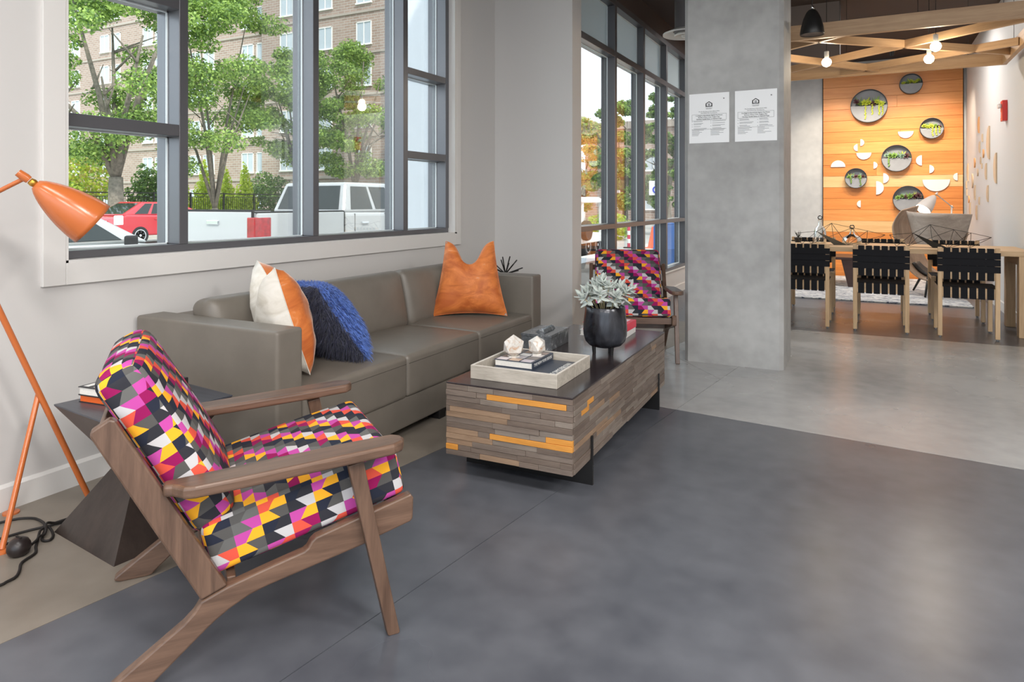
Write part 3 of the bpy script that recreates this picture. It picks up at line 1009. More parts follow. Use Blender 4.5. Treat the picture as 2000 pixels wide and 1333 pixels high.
M_lampor = mat('orange_enamel', (198, 108, 56), 0.22, spec=0.6)
g_lamp('floor_lamp', 'orange metal tripod floor lamp with bullet shade standing by the window wall', M_lampor,
       (-2.689, 1.606), (-2.878, 1.418), (-2.589, 1.248), (-2.712, 1.425, 0.463), (-2.715, 1.163, 1.140), (-2.516, 1.284, 1.262), (0.33, 0.69, -0.63), L=0.215)
# foot switch on its cord
M_cord = mat('cord_black', (26, 22, 21), 0.6)
t = thing('lamp_cord', 'black lamp cord with a round foot switch coiled on the floor', 'cord', (-2.55, 1.27, 0))
off = Vector((2.55, -1.27, 0))
laid = []
def cord(pts):
    P = [Vector((x, y, 0.0052)) for x, y in pts]
    out = []
    n = len(P)
    for i in range(n - 1):
        p0, p1, p2, p3 = P[max(0, i - 1)], P[i], P[i + 1], P[min(n - 1, i + 2)]
        for k in range(5):
            s = k / 5
            out.append(0.5 * ((2 * p1) + (p2 - p0) * s + (2 * p0 - 5 * p1 + 4 * p2 - p3) * s * s + (3 * p1 - p0 - 3 * p2 + p3) * s ** 3))
    out.append(P[-1])
    # where a cord crosses one that already lies there (or itself) it rides over it
    n = len(out)
    lift = [0.0] * n
    def under(p, i): return [q.z for q in laid if (q.xy - p.xy).length < 0.0095] + [out[j].z + lift[j] for j in range(max(0, i - 14)) if (out[j].xy - p.xy).length < 0.0095]
    for i in range(n):
        u_ = under(out[i], i)
        if u_:
            need = max(u_) + 0.0092 - out[i].z
            for j in range(max(0, i - 5), min(n, i + 6)):
                lift[j] = max(lift[j], need * math.exp(-((j - i) / 4.0) ** 2))
    for i in range(n): out[i].z += lift[i]
    laid.extend(out)
    return [tuple(p + off) for p in out]
for pts_ in ([(-2.683, 1.287), (-2.672, 1.33), (-2.657, 1.372), (-2.637, 1.413), (-2.621, 1.448), (-2.60, 1.50)],
             [(-2.84, 1.30), (-2.805, 1.379), (-2.781, 1.41), (-2.735, 1.43), (-2.67, 1.418), (-2.615, 1.398), (-2.565, 1.361), (-2.533, 1.349), (-2.52, 1.364), (-2.55, 1.39), (-2.592, 1.398), (-2.596, 1.374), (-2.558, 1.344), (-2.515, 1.315), (-2.470, 1.290), (-2.45, 1.248), (-2.435, 1.228), (-2.397, 1.205), (-2.366, 1.178), (-2.36, 1.149), (-2.357, 1.131), (-2.37, 1.06)],
             [(-2.72, 1.20), (-2.65, 1.25), (-2.612, 1.290), (-2.568, 1.290), (-2.525, 1.272)],
             [(-2.512, 1.275), (-2.530, 1.318), (-2.552, 1.345), (-2.563, 1.372), (-2.612, 1.405), (-2.612, 1.46), (-2.588, 1.58)]):
    MB().tube(cord(pts_), 0.0045, 8).build('cable', M_cord, t, smooth=True)
MB().lathe([(0.020, 0.0), (0.030, 0.008), (0.0355, 0.022), (0.034, 0.036), (0.027, 0.050), (0.014, 0.058), (0.002, 0.060)], 24, tuple(Vector((-2.514, 1.262, 0.0)) + off)).build('foot_switch', mat('switch_black', (38, 30, 29), 0.35), t, smooth=True)
MB().box(-0.014, 0.014, -0.003, 0.003, 0.054, 0.062).build('switch_button', M_cord, t, loc=tuple(Vector((-2.514, 1.262, 0.0)) + off))
# ------------------------------------------------------------------ coffee table clad in reclaimed wood strips
CT = thing('coffee_table', 'long low coffee table clad in reclaimed wood strips with a dark steel top', 'coffee table', (-1.331, 3.23, 0), R(1.6))
HW, HL, Z0, Z1 = 0.288, 0.7625, 0.105, 0.405
MB().box(-HW + 0.013, HW - 0.013, -HL + 0.013, HL - 0.013, Z0, Z1).build('core_box', mat('core_dark', (52, 44, 40), 0.8), CT)
M_top = mat('steel_top', (58, 50, 52), 0.20, metal=0.3, spec=0.6, var=0.12, vscale=5)
MB().box(-HW, HW, -HL, HL, Z1, 0.412).build('table_top', M_top, CT, bevel=0.002)
M_str = [wood('strip_a', (94, 82, 74), (132, 118, 107), 'y', 3.0, 0.6, 0.07, 9, 0.2),
         wood('strip_b', (104, 93, 84), (142, 130, 119), 'y', 3.0, 0.6, 0.07, 9, 0.2),
         wood('strip_c', (84, 72, 64), (120, 105, 94), 'y', 3.0, 0.6, 0.07, 9, 0.2),
         wood('strip_tan', (122, 98, 78), (156, 130, 106), 'y', 3.0, 0.6, 0.08, 9, 0.2),
         wood('strip_gold', (188, 124, 48), (220, 154, 72), 'y', 3.0, 0.55, 0.05, 9, 0.15)]
ROWS = 13
rh = (Z1 - Z0) / ROWS
rs = random.Random(31)
gold_front = {1: [(0.34, 0.955)], 7: [(0.80, 1.0)], 8: [(0.365, 1.0)], 11: [(0.0, 0.10)]}
tan_front = {4: [(0.03, 0.53)], 12: [(0.28, 0.60)]}
def strips(length, place, rz, gold, tan, mean):
    for r in range(ROWS):
        cuts = {0.0, 1.0}
        for sp in gold.get(r, []) + tan.get(r, []): cuts.update(sp)
        x = 0.0
        while x < 1:
            x += rs.uniform(0.5, 1.5) * mean / length
            if all(abs(x - c) > 0.06 for c in cuts) and x < 0.97 and not any(a < x < b for a, b in gold.get(r, []) + tan.get(r, [])): cuts.add(x)
        cu = sorted(cuts)
        for a, b in zip(cu[:-1], cu[1:]):
            k = rs.choices((0, 1, 2, 3), (4, 3, 3, 0.7))[0]
            if any(abs(a - p) < 1e-6 and abs(b - q) < 1e-6 for p, q in gold.get(r, [])): k = 4
            if any(abs(a - p) < 1e-6 and abs(b - q) < 1e-6 for p, q in tan.get(r, [])): k = 3
            ln = (b - a) * length
            dep = 0.014 + rs.choice((0, 0, 0.0015, 0.003, 0.0045))
            z1 = Z1 - r * rh
            # strip modelled along its own Y, outer face towards -X before turning
            o = MB().box(-dep, 0.0, -ln / 2 + 0.0004, ln / 2 - 0.0004, -rh + 0.0005, -0.0005).build('wood_strip', M_str[k], CT, bevel=0.0009, seg=1)
            p = place((a + b) / 2)
            o.location = (p[0], p[1], z1)
            o.rotation_euler = (0, 0, rz)
strips(2 * HW, lambda f: (-HW + f * 2 * HW, -HL + 0.0145), R(90), gold_front, tan_front, 0.20)
strips(2 * HL - 0.03, lambda f: (HW - 0.0145, -HL + 0.0150 + f * (2 * HL - 0.03)), R(180), {2: [(0.10, 0.16)], 3: [(0.05, 0.12)]}, {4: [(0.12, 0.25)], 5: [(0.3, 0.4)], 9: [(0.18, 0.34)]}, 0.20)
strips(2 * HW, lambda f: (-HW + f * 2 * HW, HL - 0.0145), R(-90), {}, {}, 0.25)
strips(2 * HL - 0.03, lambda f: (-HW + 0.0145, -HL + 0.0150 + f * (2 * HL - 0.03)), 0, {}, {}, 0.30)
for y in (-0.558, 0.585):
    m = MB()
    u = [(-0.27, 0.0), (0.301, 0.0), (0.301, 0.205), (0.294, 0.205), (0.294, 0.1045), (-0.295, 0.1045), (-0.295, 0.205), (-0.301, 0.205), (-0.301, 0.0)]
    m.prism(u, y - 0.006, y + 0.006, lambda a, b, q: (a, q, b))
    m.build('steel_leg', M_black, CT)

# ------------------------------------------------------------------ things on the coffee table
TT = 0.412
t = thing('serving_tray', 'square whitewashed wooden tray on the end of the coffee table', 'tray', (-1.336, 2.762, TT), R(1.6))
M_tray = wood('whitewash', (150, 142, 130), (196, 188, 176), 'x', 4.0, 0.7, 0.05, 6, 0.3)
M_tray_t = mat('whitewash_edge', (214, 206, 196), 0.7)
hs_, th, hh = 0.203, 0.013, 0.058
MB().box(-hs_ + th, hs_ - th, -hs_ + th, hs_ - th, 0, 0.010).build('bottom_board', M_tray, t)
for (a, b, c, d) in ((-hs_, hs_, -hs_, -hs_ + th), (-hs_, hs_, hs_ - th, hs_), (-hs_, -hs_ + th, -hs_ + th, hs_ - th), (hs_ - th, hs_, -hs_ + th, hs_ - th)):
    o = MB().box(a, b, c, d, 0, hh).build('side_board', M_tray, t, bevel=0.0015, seg=1)
    MB().box(a + 0.0012, b - 0.0012, c + 0.0012, d - 0.0012, hh, hh + 0.0008).build('top_edge', M_tray_t, o)
bk1 = book('book', 'large slate blue book lying flat in the wooden tray', (-1.322, 2.766), (0.335, 0.33, 0.018), R(1.6), M_bkslate, M_pages, TT + 0.010)
link('lettering', text_mesh('TOMORROW', 0.036, 0.0003), M_bkwhite, bk1, (0.118, 0.02, 0.0184), (0, 0, R(90)))
MB().box(-0.12, 0.02, -0.155, -0.12, 0.018, 0.0185).build('cover_print', mat('print_teal', (110, 186, 206), 0.4), bk1)
bk2 = book('book', 'thick small book with a grid of pictures on its cover lying in the tray', (-1.405, 2.822), (0.19, 0.235, 0.030), R(1.0), M_bkslate, M_pages, TT + 0.0285)
cols = [(226, 214, 214), (150, 128, 112), (214, 206, 200), (120, 110, 106), (206, 180, 160), (190, 186, 190), (232, 228, 224), (168, 140, 120), (210, 200, 206), (140, 134, 130), (222, 216, 212), (180, 160, 150)]
for i in range(3):
    for j in range(4):
        MB().box(-0.088 + i * 0.060, -0.036 + i * 0.060, -0.110 + j * 0.056, -0.063 + j * 0.056, 0.030, 0.0304).build('cover_picture', mat('print_%d' % (i * 4 + j), cols[i * 4 + j], 0.4), bk2)
link('lettering', text_mesh('THE NEW YORK BOOK', 0.019, 0.0003), M_bkwhite, bk2, (0.0952, 0.0, 0.015), (R(90), 0, R(90)))
M_marb = None
tn = NT('faceted_marble')
vv = tn.coords()
aa = tn.noise(vv, 22, 5, 0.6, 1.5)
tn.set(Base_Color=tn.ramp(aa, [(0.35, lin((226, 222, 216))), (0.55, lin((206, 198, 188))), (0.66, lin((196, 150, 112)))]), Roughness=0.25)
M_marb = tn.m
def orb(label, c, r, rz):
    bm = bmesh.new()
    bmesh.ops.create_icosphere(bm, subdivisions=1, radius=r)
    # cut the tips of the icosahedron into a faceted gem with a flat foot
    geom = bmesh.ops.bisect_plane(bm, geom=bm.verts[:] + bm.edges[:] + bm.faces[:], plane_co=(0, 0, -r * 0.82), plane_no=(0, 0, -1), clear_outer=True)
    ed = [e for e in bm.edges if e.is_boundary]
    bmesh.ops.edgeloop_fill(bm, edges=ed)
    me = bpy.data.meshes.new('gem'); bm.to_mesh(me); bm.free()
    t = thing('faceted_orb', label, 'ornament', c, rz)
    link('gem', me, M_marb, t, (0, 0, r * 0.82 + 0.006))
    MB().lathe([(r * 0.5, 0), (r * 0.55, 0.007)], 6).build('foot_pad', mat('felt', (214, 210, 202), 0.7), t)
bz = TT + 0.0585
orb('larger faceted marble orb standing on the picture book in the tray', (-1.438, 2.778, bz), 0.053, 0.3)
orb('smaller faceted marble orb standing on the picture book in the tray', (-1.362, 2.868, bz), 0.045, 0.9)

tn = NT('grey_marble')
vv = tn.coords()
aa = tn.noise(vv, 9, 8, 0.7, 2.5)
tn.set(Base_Color=tn.ramp(aa, [(0.40, lin((72, 75, 78))), (0.58, lin((96, 99, 102))), (0.63, lin((170, 173, 176))), (0.67, lin((86, 89, 92)))]), Roughness=0.14)
M_gmar = tn.m
t = thing('marble_box', 'grey veined marble box with a ridged lid on the coffee table', 'box', (-1.5335, 3.335, TT), R(2))
m = MB(); W2, L2 = 0.083, 0.128
m.box(-W2, W2, -L2, -L2 + 0.012, 0, 0.066); m.box(-W2, W2, L2 - 0.012, L2, 0, 0.066); m.box(-W2, -W2 + 0.012, -L2 + 0.012, L2 - 0.012, 0, 0.066); m.box(W2 - 0.012, W2, -L2 + 0.012, L2 - 0.012, 0, 0.066); m.box(-W2 + 0.012, W2 - 0.012, -L2 + 0.012, L2 - 0.012, 0, 0.012)
m.build('box_body', M_gmar, t, bevel=0.001, seg=1)
ld = MB().box(-W2 - 0.003, W2 + 0.003, -L2 - 0.003, L2 + 0.003, 0.067, 0.080).build('lid', M_gmar, t, bevel=0.001, seg=1)
MB().prism([(-0.035, 0.0795), (0.035, 0.0795), (0.022, 0.094), (0.006, 0.098), (-0.016, 0.090)], -0.07, 0.075, lambda a, b, q: (a * (1 - abs(q) * 3), q, b)).build('handle', M_gmar, ld)

b = book('book', 'thick cream book lying under the red edged book on the coffee table', (-1.345, 3.80), (0.27, 0.225, 0.033), R(3), M_bkwhite, M_pages, TT)
b = book('book', 'red covered book lying on the cream book behind the potted succulent', (-1.335, 3.80), (0.255, 0.215, 0.042), R(1), M_bkred, M_pages, TT + 0.033)
MB().box(-0.10, 0.10, -0.09, 0.09, 0.042, 0.0425).build('cover_print', mat('pink_white', (236, 214, 220), 0.4), b)

# potted silver succulent
PT = thing('potted_plant', 'silver leaved succulent in a dark footed pot on the coffee table', 'plant', (-1.180, 3.29, TT))
tn = NT('pot_glaze')
vv = tn.coords((1, 1, 0.35))
aa = tn.noise(vv, 16, 5, 0.6, 0.5)
tn.set(Base_Color=tn.ramp(aa, [(0.35, lin((26, 25, 28))), (0.7, lin((66, 68, 74)))]), Roughness=0.22, Metallic=0.35)
M_pot = tn.m
pr = [(0.002, 0.034), (0.052, 0.036), (0.082, 0.046), (0.100, 0.066), (0.109, 0.096), (0.111, 0.13), (0.108, 0.17), (0.103, 0.21), (0.101, 0.238), (0.098, 0.241), (0.095, 0.236), (0.097, 0.215), (0.002, 0.212)]
MB().lathe(pr, 48, capb=False, capt=False).build('pot', M_pot, PT, smooth=True)
for k in range(3):
    a = R(-62.5 + 27 + 120 * k)
    MB().tube([(0.055 * math.cos(a), 0.055 * math.sin(a), 0.0), (0.058 * math.cos(a), 0.058 * math.sin(a), 0.048)], [0.0085, 0.011], 12).build('pot_foot', M_black, PT, smooth=True, angle=40)
MB().lathe([(0.002, 0.216), (0.086, 0.214)], 32, capb=False, capt=False).build('soil', mat('soil', (40, 32, 26), 0.95, bump=0.5), PT)
M_silver = mat('silver_leaf', (190, 198, 190), 0.75, sheen=0.5, var=0.12, vscale=12, rand=0.10)
def leaf_mesh(L, W_, thick):
    m = MB()
    n = 7
    vs = []
    for i in range(n):
        f = i / (n - 1)
        w_ = W_ * math.sin(PI * min(1, (0.06 + 0.94 * f) ** 0.8 * 0.98 + 0.01)) ** 0.8
        zc = 0.10 * L * f * f
        vs += [(-w_, f * L, zc + 0.004), (0, f * L, zc - thick * (1 - f)), (w_, f * L, zc + 0.004), (0, f * L, zc + thick * 0.6)]
    fs = []
    for i in range(n - 1):
        for k in range(4):
            k2 = (k + 1) % 4
            fs.append((i * 4 + k, i * 4 + k2, (i + 1) * 4 + k2, (i + 1) * 4 + k))
    fs += [(0, 1, 2, 3), tuple((n - 1) * 4 + k for k in (3, 2, 1, 0))]
    m.add(vs, fs)
    return m.mesh('leaf', True)
lm = [leaf_mesh(0.050, 0.011, 0.004), leaf_mesh(0.040, 0.013, 0.004)]
for q in lm: q.materials.append(M_silver)
rp = random.Random(5)
M_stem = mat('stem_pale', (168, 156, 118), 0.7)
for s in range(20):
    a = 2 * PI * s / 20 + rp.uniform(-.2, .2)
    rr = rp.uniform(0.2, 1.0)
    x0, y0 = 0.055 * rr * math.cos(a), 0.055 * rr * math.sin(a)
    ht = rp.uniform(0.055, 0.10) if rr > 0.45 else rp.uniform(0.11, 0.15)
    x1, y1 = (0.055 + 0.075) * rr * math.cos(a), (0.055 + 0.075) * rr * math.sin(a)
    tipv = Vector((x1, y1, 0.222 + ht))
    MB().tube([(x0, y0, 0.214), ((x0 + x1) / 2, (y0 + y1) / 2, 0.214 + ht * 0.62), tuple(tipv)], [0.0030, 0.0026, 0.002], 6).build('stem', M_stem, PT, smooth=True)
    ax = (tipv - Vector((x0, y0, 0.214))).normalized()
    B3 = align(ax)
    for ring_, (nl, el, off_) in enumerate(((5, 18, 0.0), (5, -4, -0.028), (4, 52, 0.008))):
        for k in range(nl):
            th_ = 2 * PI * k / nl + ring_ * 0.6 + rp.uniform(-.25, .25)
            o = link('leaf', rp.choice(lm), None, PT)
            M3 = B3 @ Matrix.Rotation(th_, 3, 'Z') @ Matrix.Rotation(R(el + rp.uniform(-12, 12)), 3, 'X')
            sc_ = rp.uniform(0.75, 1.2)
            o.matrix_local = Matrix.Translation(tipv + ax * off_) @ M3.to_4x4() @ Matrix.Diagonal((sc_, sc_, sc_, 1))

# ------------------------------------------------------------------ corner table with the iron urchin behind the sofa
t = thing('corner_table', 'small dark round table tucked in the corner behind the sofa arm', 'side table', (-2.62, 4.86, 0))
MB().lathe([(0.20, 0.465), (0.205, 0.475), (0.205, 0.488), (0.20, 0.495)], 36).build('table_top', M_espresso, t, smooth=True, angle=40)
MB().lathe([(0.10, 0.0), (0.10, 0.012), (0.022, 0.03), (0.02, 0.466)], 24).build('pedestal', M_black, t, smooth=True, angle=40)
t = thing('iron_urchin', 'black iron spike urchin ornament on the corner table behind the sofa', 'ornament', (-2.60, 4.88, 0.4975))
MB().ball((0, 0, 0.10), 0.022, 14, 10).build('hub', M_black, t, smooth=True)
ru = random.Random(12)
for k in range(26):
    z = 1 - 2 * (k + 0.5) / 26
    a = k * 2.39996
    d = Vector((math.sqrt(1 - z * z) * math.cos(a), math.sqrt(1 - z * z) * math.sin(a), z))
    L_ = 0.15 if d.z > -0.2 else min(0.15, 0.098 / abs(d.z))
    MB().tube([(0, 0, 0.10), tuple(Vector((0, 0, 0.10)) + d * L_)], 0.005, 6).build('spike', M_black, t)
# ------------------------------------------------------------------ dining table and webbed chairs
M_oak = {a: wood('oak_' + a, (176, 142, 102), (214, 182, 142), a, 1.2, 0.45, 0.05, 12, 0.05) for a in 'xyz'}
M_web = mat('black_webbing', (24, 24, 28), 0.8, spec=0.25, bump=0.25, bscale=500)
t = thing('dining_table', 'long pale oak dining table with the black webbed chairs around it', 'dining table', (0.05, 7.68, 0))
for k in range(4):
    a = -0.41 + k * 0.205
    MB().box(-1.20, 1.215, a, a + 0.2045, 0.705, 0.75).build('top_board', M_oak['x'], t, bevel=0.0015, seg=1)
for (x, y) in ((1.115, -0.41), (1.115, 0.22), (-1.19, -0.41), (-1.19, 0.22)):
    MB().box(x, x + 0.075, y, y + 0.10, 0, 0.705).build('leg', M_oak['z'], t, bevel=0.003)
for x in (1.13, -1.175):
    MB().box(x, x + 0.045, -0.31, 0.22, 0.62, 0.705).build('end_rail', M_oak['y'], t, bevel=0.002)

def webbed_chair(label, loc, rz, group):
    t = thing('dining_chair', label, 'chair', loc, rz, group)
    hw, s = 0.208, 0.017
    for sx in (-1, 1):
        x = sx * hw
        MB().box(x - s, x + s, -s, s, 0.012, 0.786).build('rear_post', M_oak['z'], t, bevel=0.003)
        MB().box(x - s, x + s, 0.405 - s, 0.405 + s, 0.012, 0.440).build('front_leg', M_oak['z'], t, bevel=0.003)
        MB().box(x - 0.012, x + 0.012, s, 0.405 - s, 0.400, 0.440).build('side_rail', M_oak['y'], t, bevel=0.002)
        for y in (0.0, 0.405):
            MB().lathe([(0.010, 0), (0.012, 0.012)], 12, (x, y, 0)).build('glide', mat('glide_metal', (150, 150, 152), 0.4, 0.6), t)
    for z0, z1 in ((0.735, 0.778), (0.510, 0.576)):
        MB().box(-hw + s, hw - s, -0.010, 0.010, z0, z1).build('back_rail', M_oak['x'], t, bevel=0.002)
    for y in (0.0, 0.405):
        MB().box(-hw + s, hw - s, y - 0.010, y + 0.010, 0.352, 0.438).build('seat_rail', M_oak['x'], t, bevel=0.002)
    n = 6
    pitch = (2 * hw - 2 * s - 0.004) / n
    wv = pitch - 0.013
    for k in range(n):
        x = -hw + s + 0.002 + pitch * (k + 0.5)
        m = MB(); m.box(x - wv / 2, x + wv / 2, -0.0135, -0.0105, 0.508, 0.7805); m.box(x - wv / 2, x + wv / 2, 0.0105, 0.0135, 0.508, 0.7805); m.box(x - wv / 2, x + wv / 2, -0.0135, 0.0135, 0.7785, 0.7815); m.box(x - wv / 2, x + wv / 2, -0.0135, 0.0135, 0.506, 0.509)
        m.build('back_strap', M_web, t)
        m = MB(); m.box(x - wv / 2, x + wv / 2, -0.0135, 0.4185, 0.4385, 0.4415); m.box(x - wv / 2, x + wv / 2, -0.0135, -0.0105, 0.345, 0.4385); m.box(x - wv / 2, x + wv / 2, 0.4155, 0.4185, 0.345, 0.4385)
        m.build('seat_strap', M_web, t)
    for k in range(3):
        z = 0.575 + k * 0.0585
        m = MB(); m.box(-hw - s - 0.003, hw + s + 0.003, -s - 0.003, -s, z, z + 0.055); m.box(-hw - s - 0.003, hw + s + 0.003, s, s + 0.003, z, z + 0.055); m.box(-hw - s - 0.003, -hw - s, -s, s, z, z + 0.055); m.box(hw + s, hw + s + 0.003, -s, s, z, z + 0.055)
        m.build('back_cross_strap', M_web, t)
    for k in range(6):
        y = 0.022 + k * 0.062
        MB().box(-hw - 0.0135, hw + 0.0135, y, y + 0.056, 0.4415, 0.4445).build('seat_cross_strap', M_web, t)
    return t
dc = None
for i, (x, lab) in enumerate(((0.773, 'black webbed oak dining chair backed to the lounge, nearest the alarm wall'), (0.1075, 'black webbed oak dining chair backed to the lounge, middle one of its side'), (-0.54, 'black webbed oak dining chair backed to the lounge, next to the concrete column'))):
    if dc is None: dc = webbed_chair(lab, (x, 7.045, 0), 0, 'dining chairs on the lounge side')
    else: dup(dc, (x, 7.045, 0), 0, lab, 'dining chairs on the lounge side')
for i, (x, lab) in enumerate(((0.79, 'black webbed oak dining chair facing the lounge, nearest the alarm wall'), (0.125, 'black webbed oak dining chair facing the lounge, middle one of its side'), (-0.54, 'black webbed oak dining chair facing the lounge, in line with the concrete column'))):
    dup(dc, (x, 8.40, 0), PI, lab, 'dining chairs on the feature wall side')

# wire geometry centrepieces and glass decanters
def wire(label, c, S, seed, rz):
    t = thing('wire_sculpture', label, 'sculpture', (c[0], c[1], 0.75), rz)
    nodes = [(-0.36, 0.03, 0.11), (-0.16, -0.07, 0.135), (-0.02, 0.05, 0.215), (0.12, -0.06, 0.003), (0.17, 0.08, 0.17), (0.30, -0.03, 0.145), (0.46, 0.03, 0.105), (-0.20, 0.08, 0.003), (0.0, -0.10, 0.003), (0.30, 0.09, 0.003), (-0.30, -0.05, 0.003)]
    nodes = [(a * S, b * S, max(0.003, z * S)) for a, b, z in nodes]
    ed = [(0, 1), (1, 2), (0, 10), (1, 10), (1, 8), (2, 8), (2, 7), (0, 7), (1, 7), (2, 3), (2, 4), (3, 4), (3, 5), (4, 5), (5, 6), (6, 9), (5, 9), (4, 9), (3, 9), (3, 8), (7, 10), (8, 10), (4, 7), (6, 3)]
    for a, b_ in ed:
        MB().tube([nodes[a], nodes[b_]], 0.0022, 6).build('wire', M_black, t)
    q = MB(); a_, b2, c2 = [Vector(nodes[k]) for k in (1, 3, 8)]
    nn = (b2 - a_).cross(c2 - a_).normalized() * 0.001
    q.add([a_ - nn, b2 - nn, c2 - nn, a_ + nn, b2 + nn, c2 + nn], [(0, 1, 2), (3, 5, 4), (0, 3, 4, 1), (1, 4, 5, 2), (2, 5, 3, 0)])
    q.build('facet_plate', M_black, t)
wire('black wire geometric sculpture on the dining table between the decanters', (-0.30, 7.62), 1.0, 1, R(5))
wire('black wire geometric sculpture on the dining table near the shell chair', (0.55, 7.58), 1.0, 2, R(-3))
M_cglass = glass('clear_glass', (0.96, 0.98, 0.98), 1.0, 1.6)
def decanter(label, x, y, k, tall):
    t = thing('decanter', label, 'decanter', (x, y, 0.75))
    pr = [(0.05, 0.0), (0.055, 0.01), (0.055, 0.10), (0.045, 0.14), (0.018, 0.17), (0.015, 0.21), (0.022, 0.225)] if tall else [(0.07, 0.0), (0.085, 0.02), (0.075, 0.06), (0.03, 0.085), (0.016, 0.11), (0.018, 0.135), (0.024, 0.14)]
    pr = [(r * k, z * k) for r, z in pr]
    MB().lathe(pr, 28, capt=False).build('body', M_cglass, t, smooth=True)
    zt = pr[-1][1]
    MB().ball((0, 0, zt + 0.018 * k), 0.022 * k, 14, 8).build('stopper', M_cglass, t, smooth=True)
decanter('tall clear glass decanter with ball stopper on the dining table', -0.44, 7.84, 1.1, True)
decanter('squat clear glass decanter with stopper on the dining table', -0.14, 7.86, 1.1, False)
t = thing('dark_plant', 'small spiky dark plant on the dining table beside the column', 'plant', (-0.66, 7.92, 0.75))
MB().lathe([(0.03, 0), (0.04, 0.05)], 16).build('pot', M_black, t)
for k in range(9):
    a = k * 0.7; MB().tube([(0, 0, 0.045), (0.035 * math.cos(a), 0.035 * math.sin(a), 0.10 + 0.012 * (k % 3))], [0.004, 0.001], 5).build('leaf', mat('dark_leaf', (38, 44, 38), 0.6), t)

# ------------------------------------------------------------------ hanging wooden lattice with globe bulbs
LT = thing('hanging_lattice', 'suspended cedar beam frame with crossing diagonal bars over the dining table', 'lattice', (0.1, 7.2, 2.54))
M_bm = {a: wood('fir_' + a, (158, 124, 92), (198, 166, 130), a, 1.0, 0.5, 0.05, 12, 0.05) for a in 'xy'}
def lb(p, q, w_=0.04, h=0.12, name='diagonal_bar', m=None, z=0.06):
    a = Vector((p[0] - 0.1, p[1] - 7.2, z)); b = Vector((q[0] - 0.1, q[1] - 7.2, z))
    d = b - a
    o = MB().box(-w_ / 2, w_ / 2, -d.length / 2, d.length / 2, -h / 2, h / 2).build(name, m or M_bm['y'], LT, bevel=0.002)
    o.location = (a + b) / 2
    o.rotation_euler = (0, 0, math.atan2(-d.x, d.y))
lb((-1.05, 6.20), (1.22, 6.20), 0.04, 0.125, 'frame_beam')
lb((-1.05, 8.22), (1.22, 8.22), 0.04, 0.125, 'frame_beam')
lb((1.20, 6.22), (1.20, 8.20), 0.04, 0.125, 'frame_beam')
lb((-1.03, 6.22), (-1.03, 8.20), 0.04, 0.125, 'frame_beam')
for (p, q) in (((-0.62, 6.22), (1.18, 7.80)), ((-1.01, 6.75), (0.10, 8.20)), ((-1.01, 8.02), (1.18, 6.34)), ((-1.01, 6.92), (-0.08, 6.22)), ((-0.25, 8.20), (1.18, 7.35))):
    lb(p, q, 0.035, 0.07, z=0.05)
for (x, y) in ((-0.2, 6.2), (0.35, 6.2), (1.18, 7.6), (-0.2, 8.22), (0.9, 8.22), (0.9, 6.2)):
    MB().tube([(x - 0.1, y - 7.2, 0.12), (x - 0.1, y - 7.2, CEIL - 2.54)], 0.0022, 6).build('hanger_wire', M_black, LT)
M_bulb = emit('bulb_glow', (1.0, 0.86, 0.62), 11)
def bulb(label, x, y, z):
    t = thing('globe_bulb', label, 'light bulb', (x, y, z))
    MB().ball((0, 0, 0), 0.042, 18, 12).build('globe', M_bulb, t, smooth=True)
    MB().lathe([(0.018, 0.036), (0.020, 0.06), (0.020, 0.10), (0.008, 0.105)], 16).build('socket', M_white, t, smooth=True, angle=40)
    MB().tube([(0, 0, 0.10), (0, 0, CEIL - z)], 0.003, 6).build('cable', M_black, t)
    d = bpy.data.lights.new('bulb_light', 'POINT'); d.energy = 9; d.color = (1.0, 0.80, 0.55); d.shadow_soft_size = 0.05
    o = bpy.data.objects.new('bulb_light', d); o.location = (x, y, z - 0.06); COL.objects.link(o)
bulb('glowing globe bulb hanging in the lattice on the concrete column side', -0.335, 6.95, 2.475)
bulb('glowing globe bulb hanging in the lattice close to its lounge side beam', 0.51, 6.74, 2.49)
bulb('glowing globe bulb hanging in the lattice between the diagonal bars', 0.50, 7.30, 2.49)

# spot lights that wash the cedar wall
for i, x in enumerate((-0.40, 0.30, 0.86)):
    t = thing('wall_washer', 'small black ceiling spotlight washing the cedar plank wall', 'spotlight', (x, 10.75, CEIL), group='wall wash spotlights')
    rot = align((0.0, 0.50, -0.85))
    MB().lathe([(0.03, -0.09), (0.034, -0.02), (0.03, 0.06)], 20, (0, 0, -0.14), rot.to_3x3()).build('head', M_black, t, smooth=True, angle=40)
    MB().tube([(0, 0, 0), (0, 0, -0.13)], 0.008, 8).build('stem', M_black, t)
    d = bpy.data.lights.new('wash_light', 'SPOT'); d.energy = 105; d.color = (1.0, 0.86, 0.68); d.spot_size = R(78); d.spot_blend = 0.8; d.shadow_soft_size = 0.03
    o = bpy.data.objects.new('wash_light', d); o.location = (x, 10.82, CEIL - 0.25)
    o.rotation_euler = Vector((0, 0.60, -0.80)).to_track_quat('-Z', 'Y').to_euler(); COL.objects.link(o)

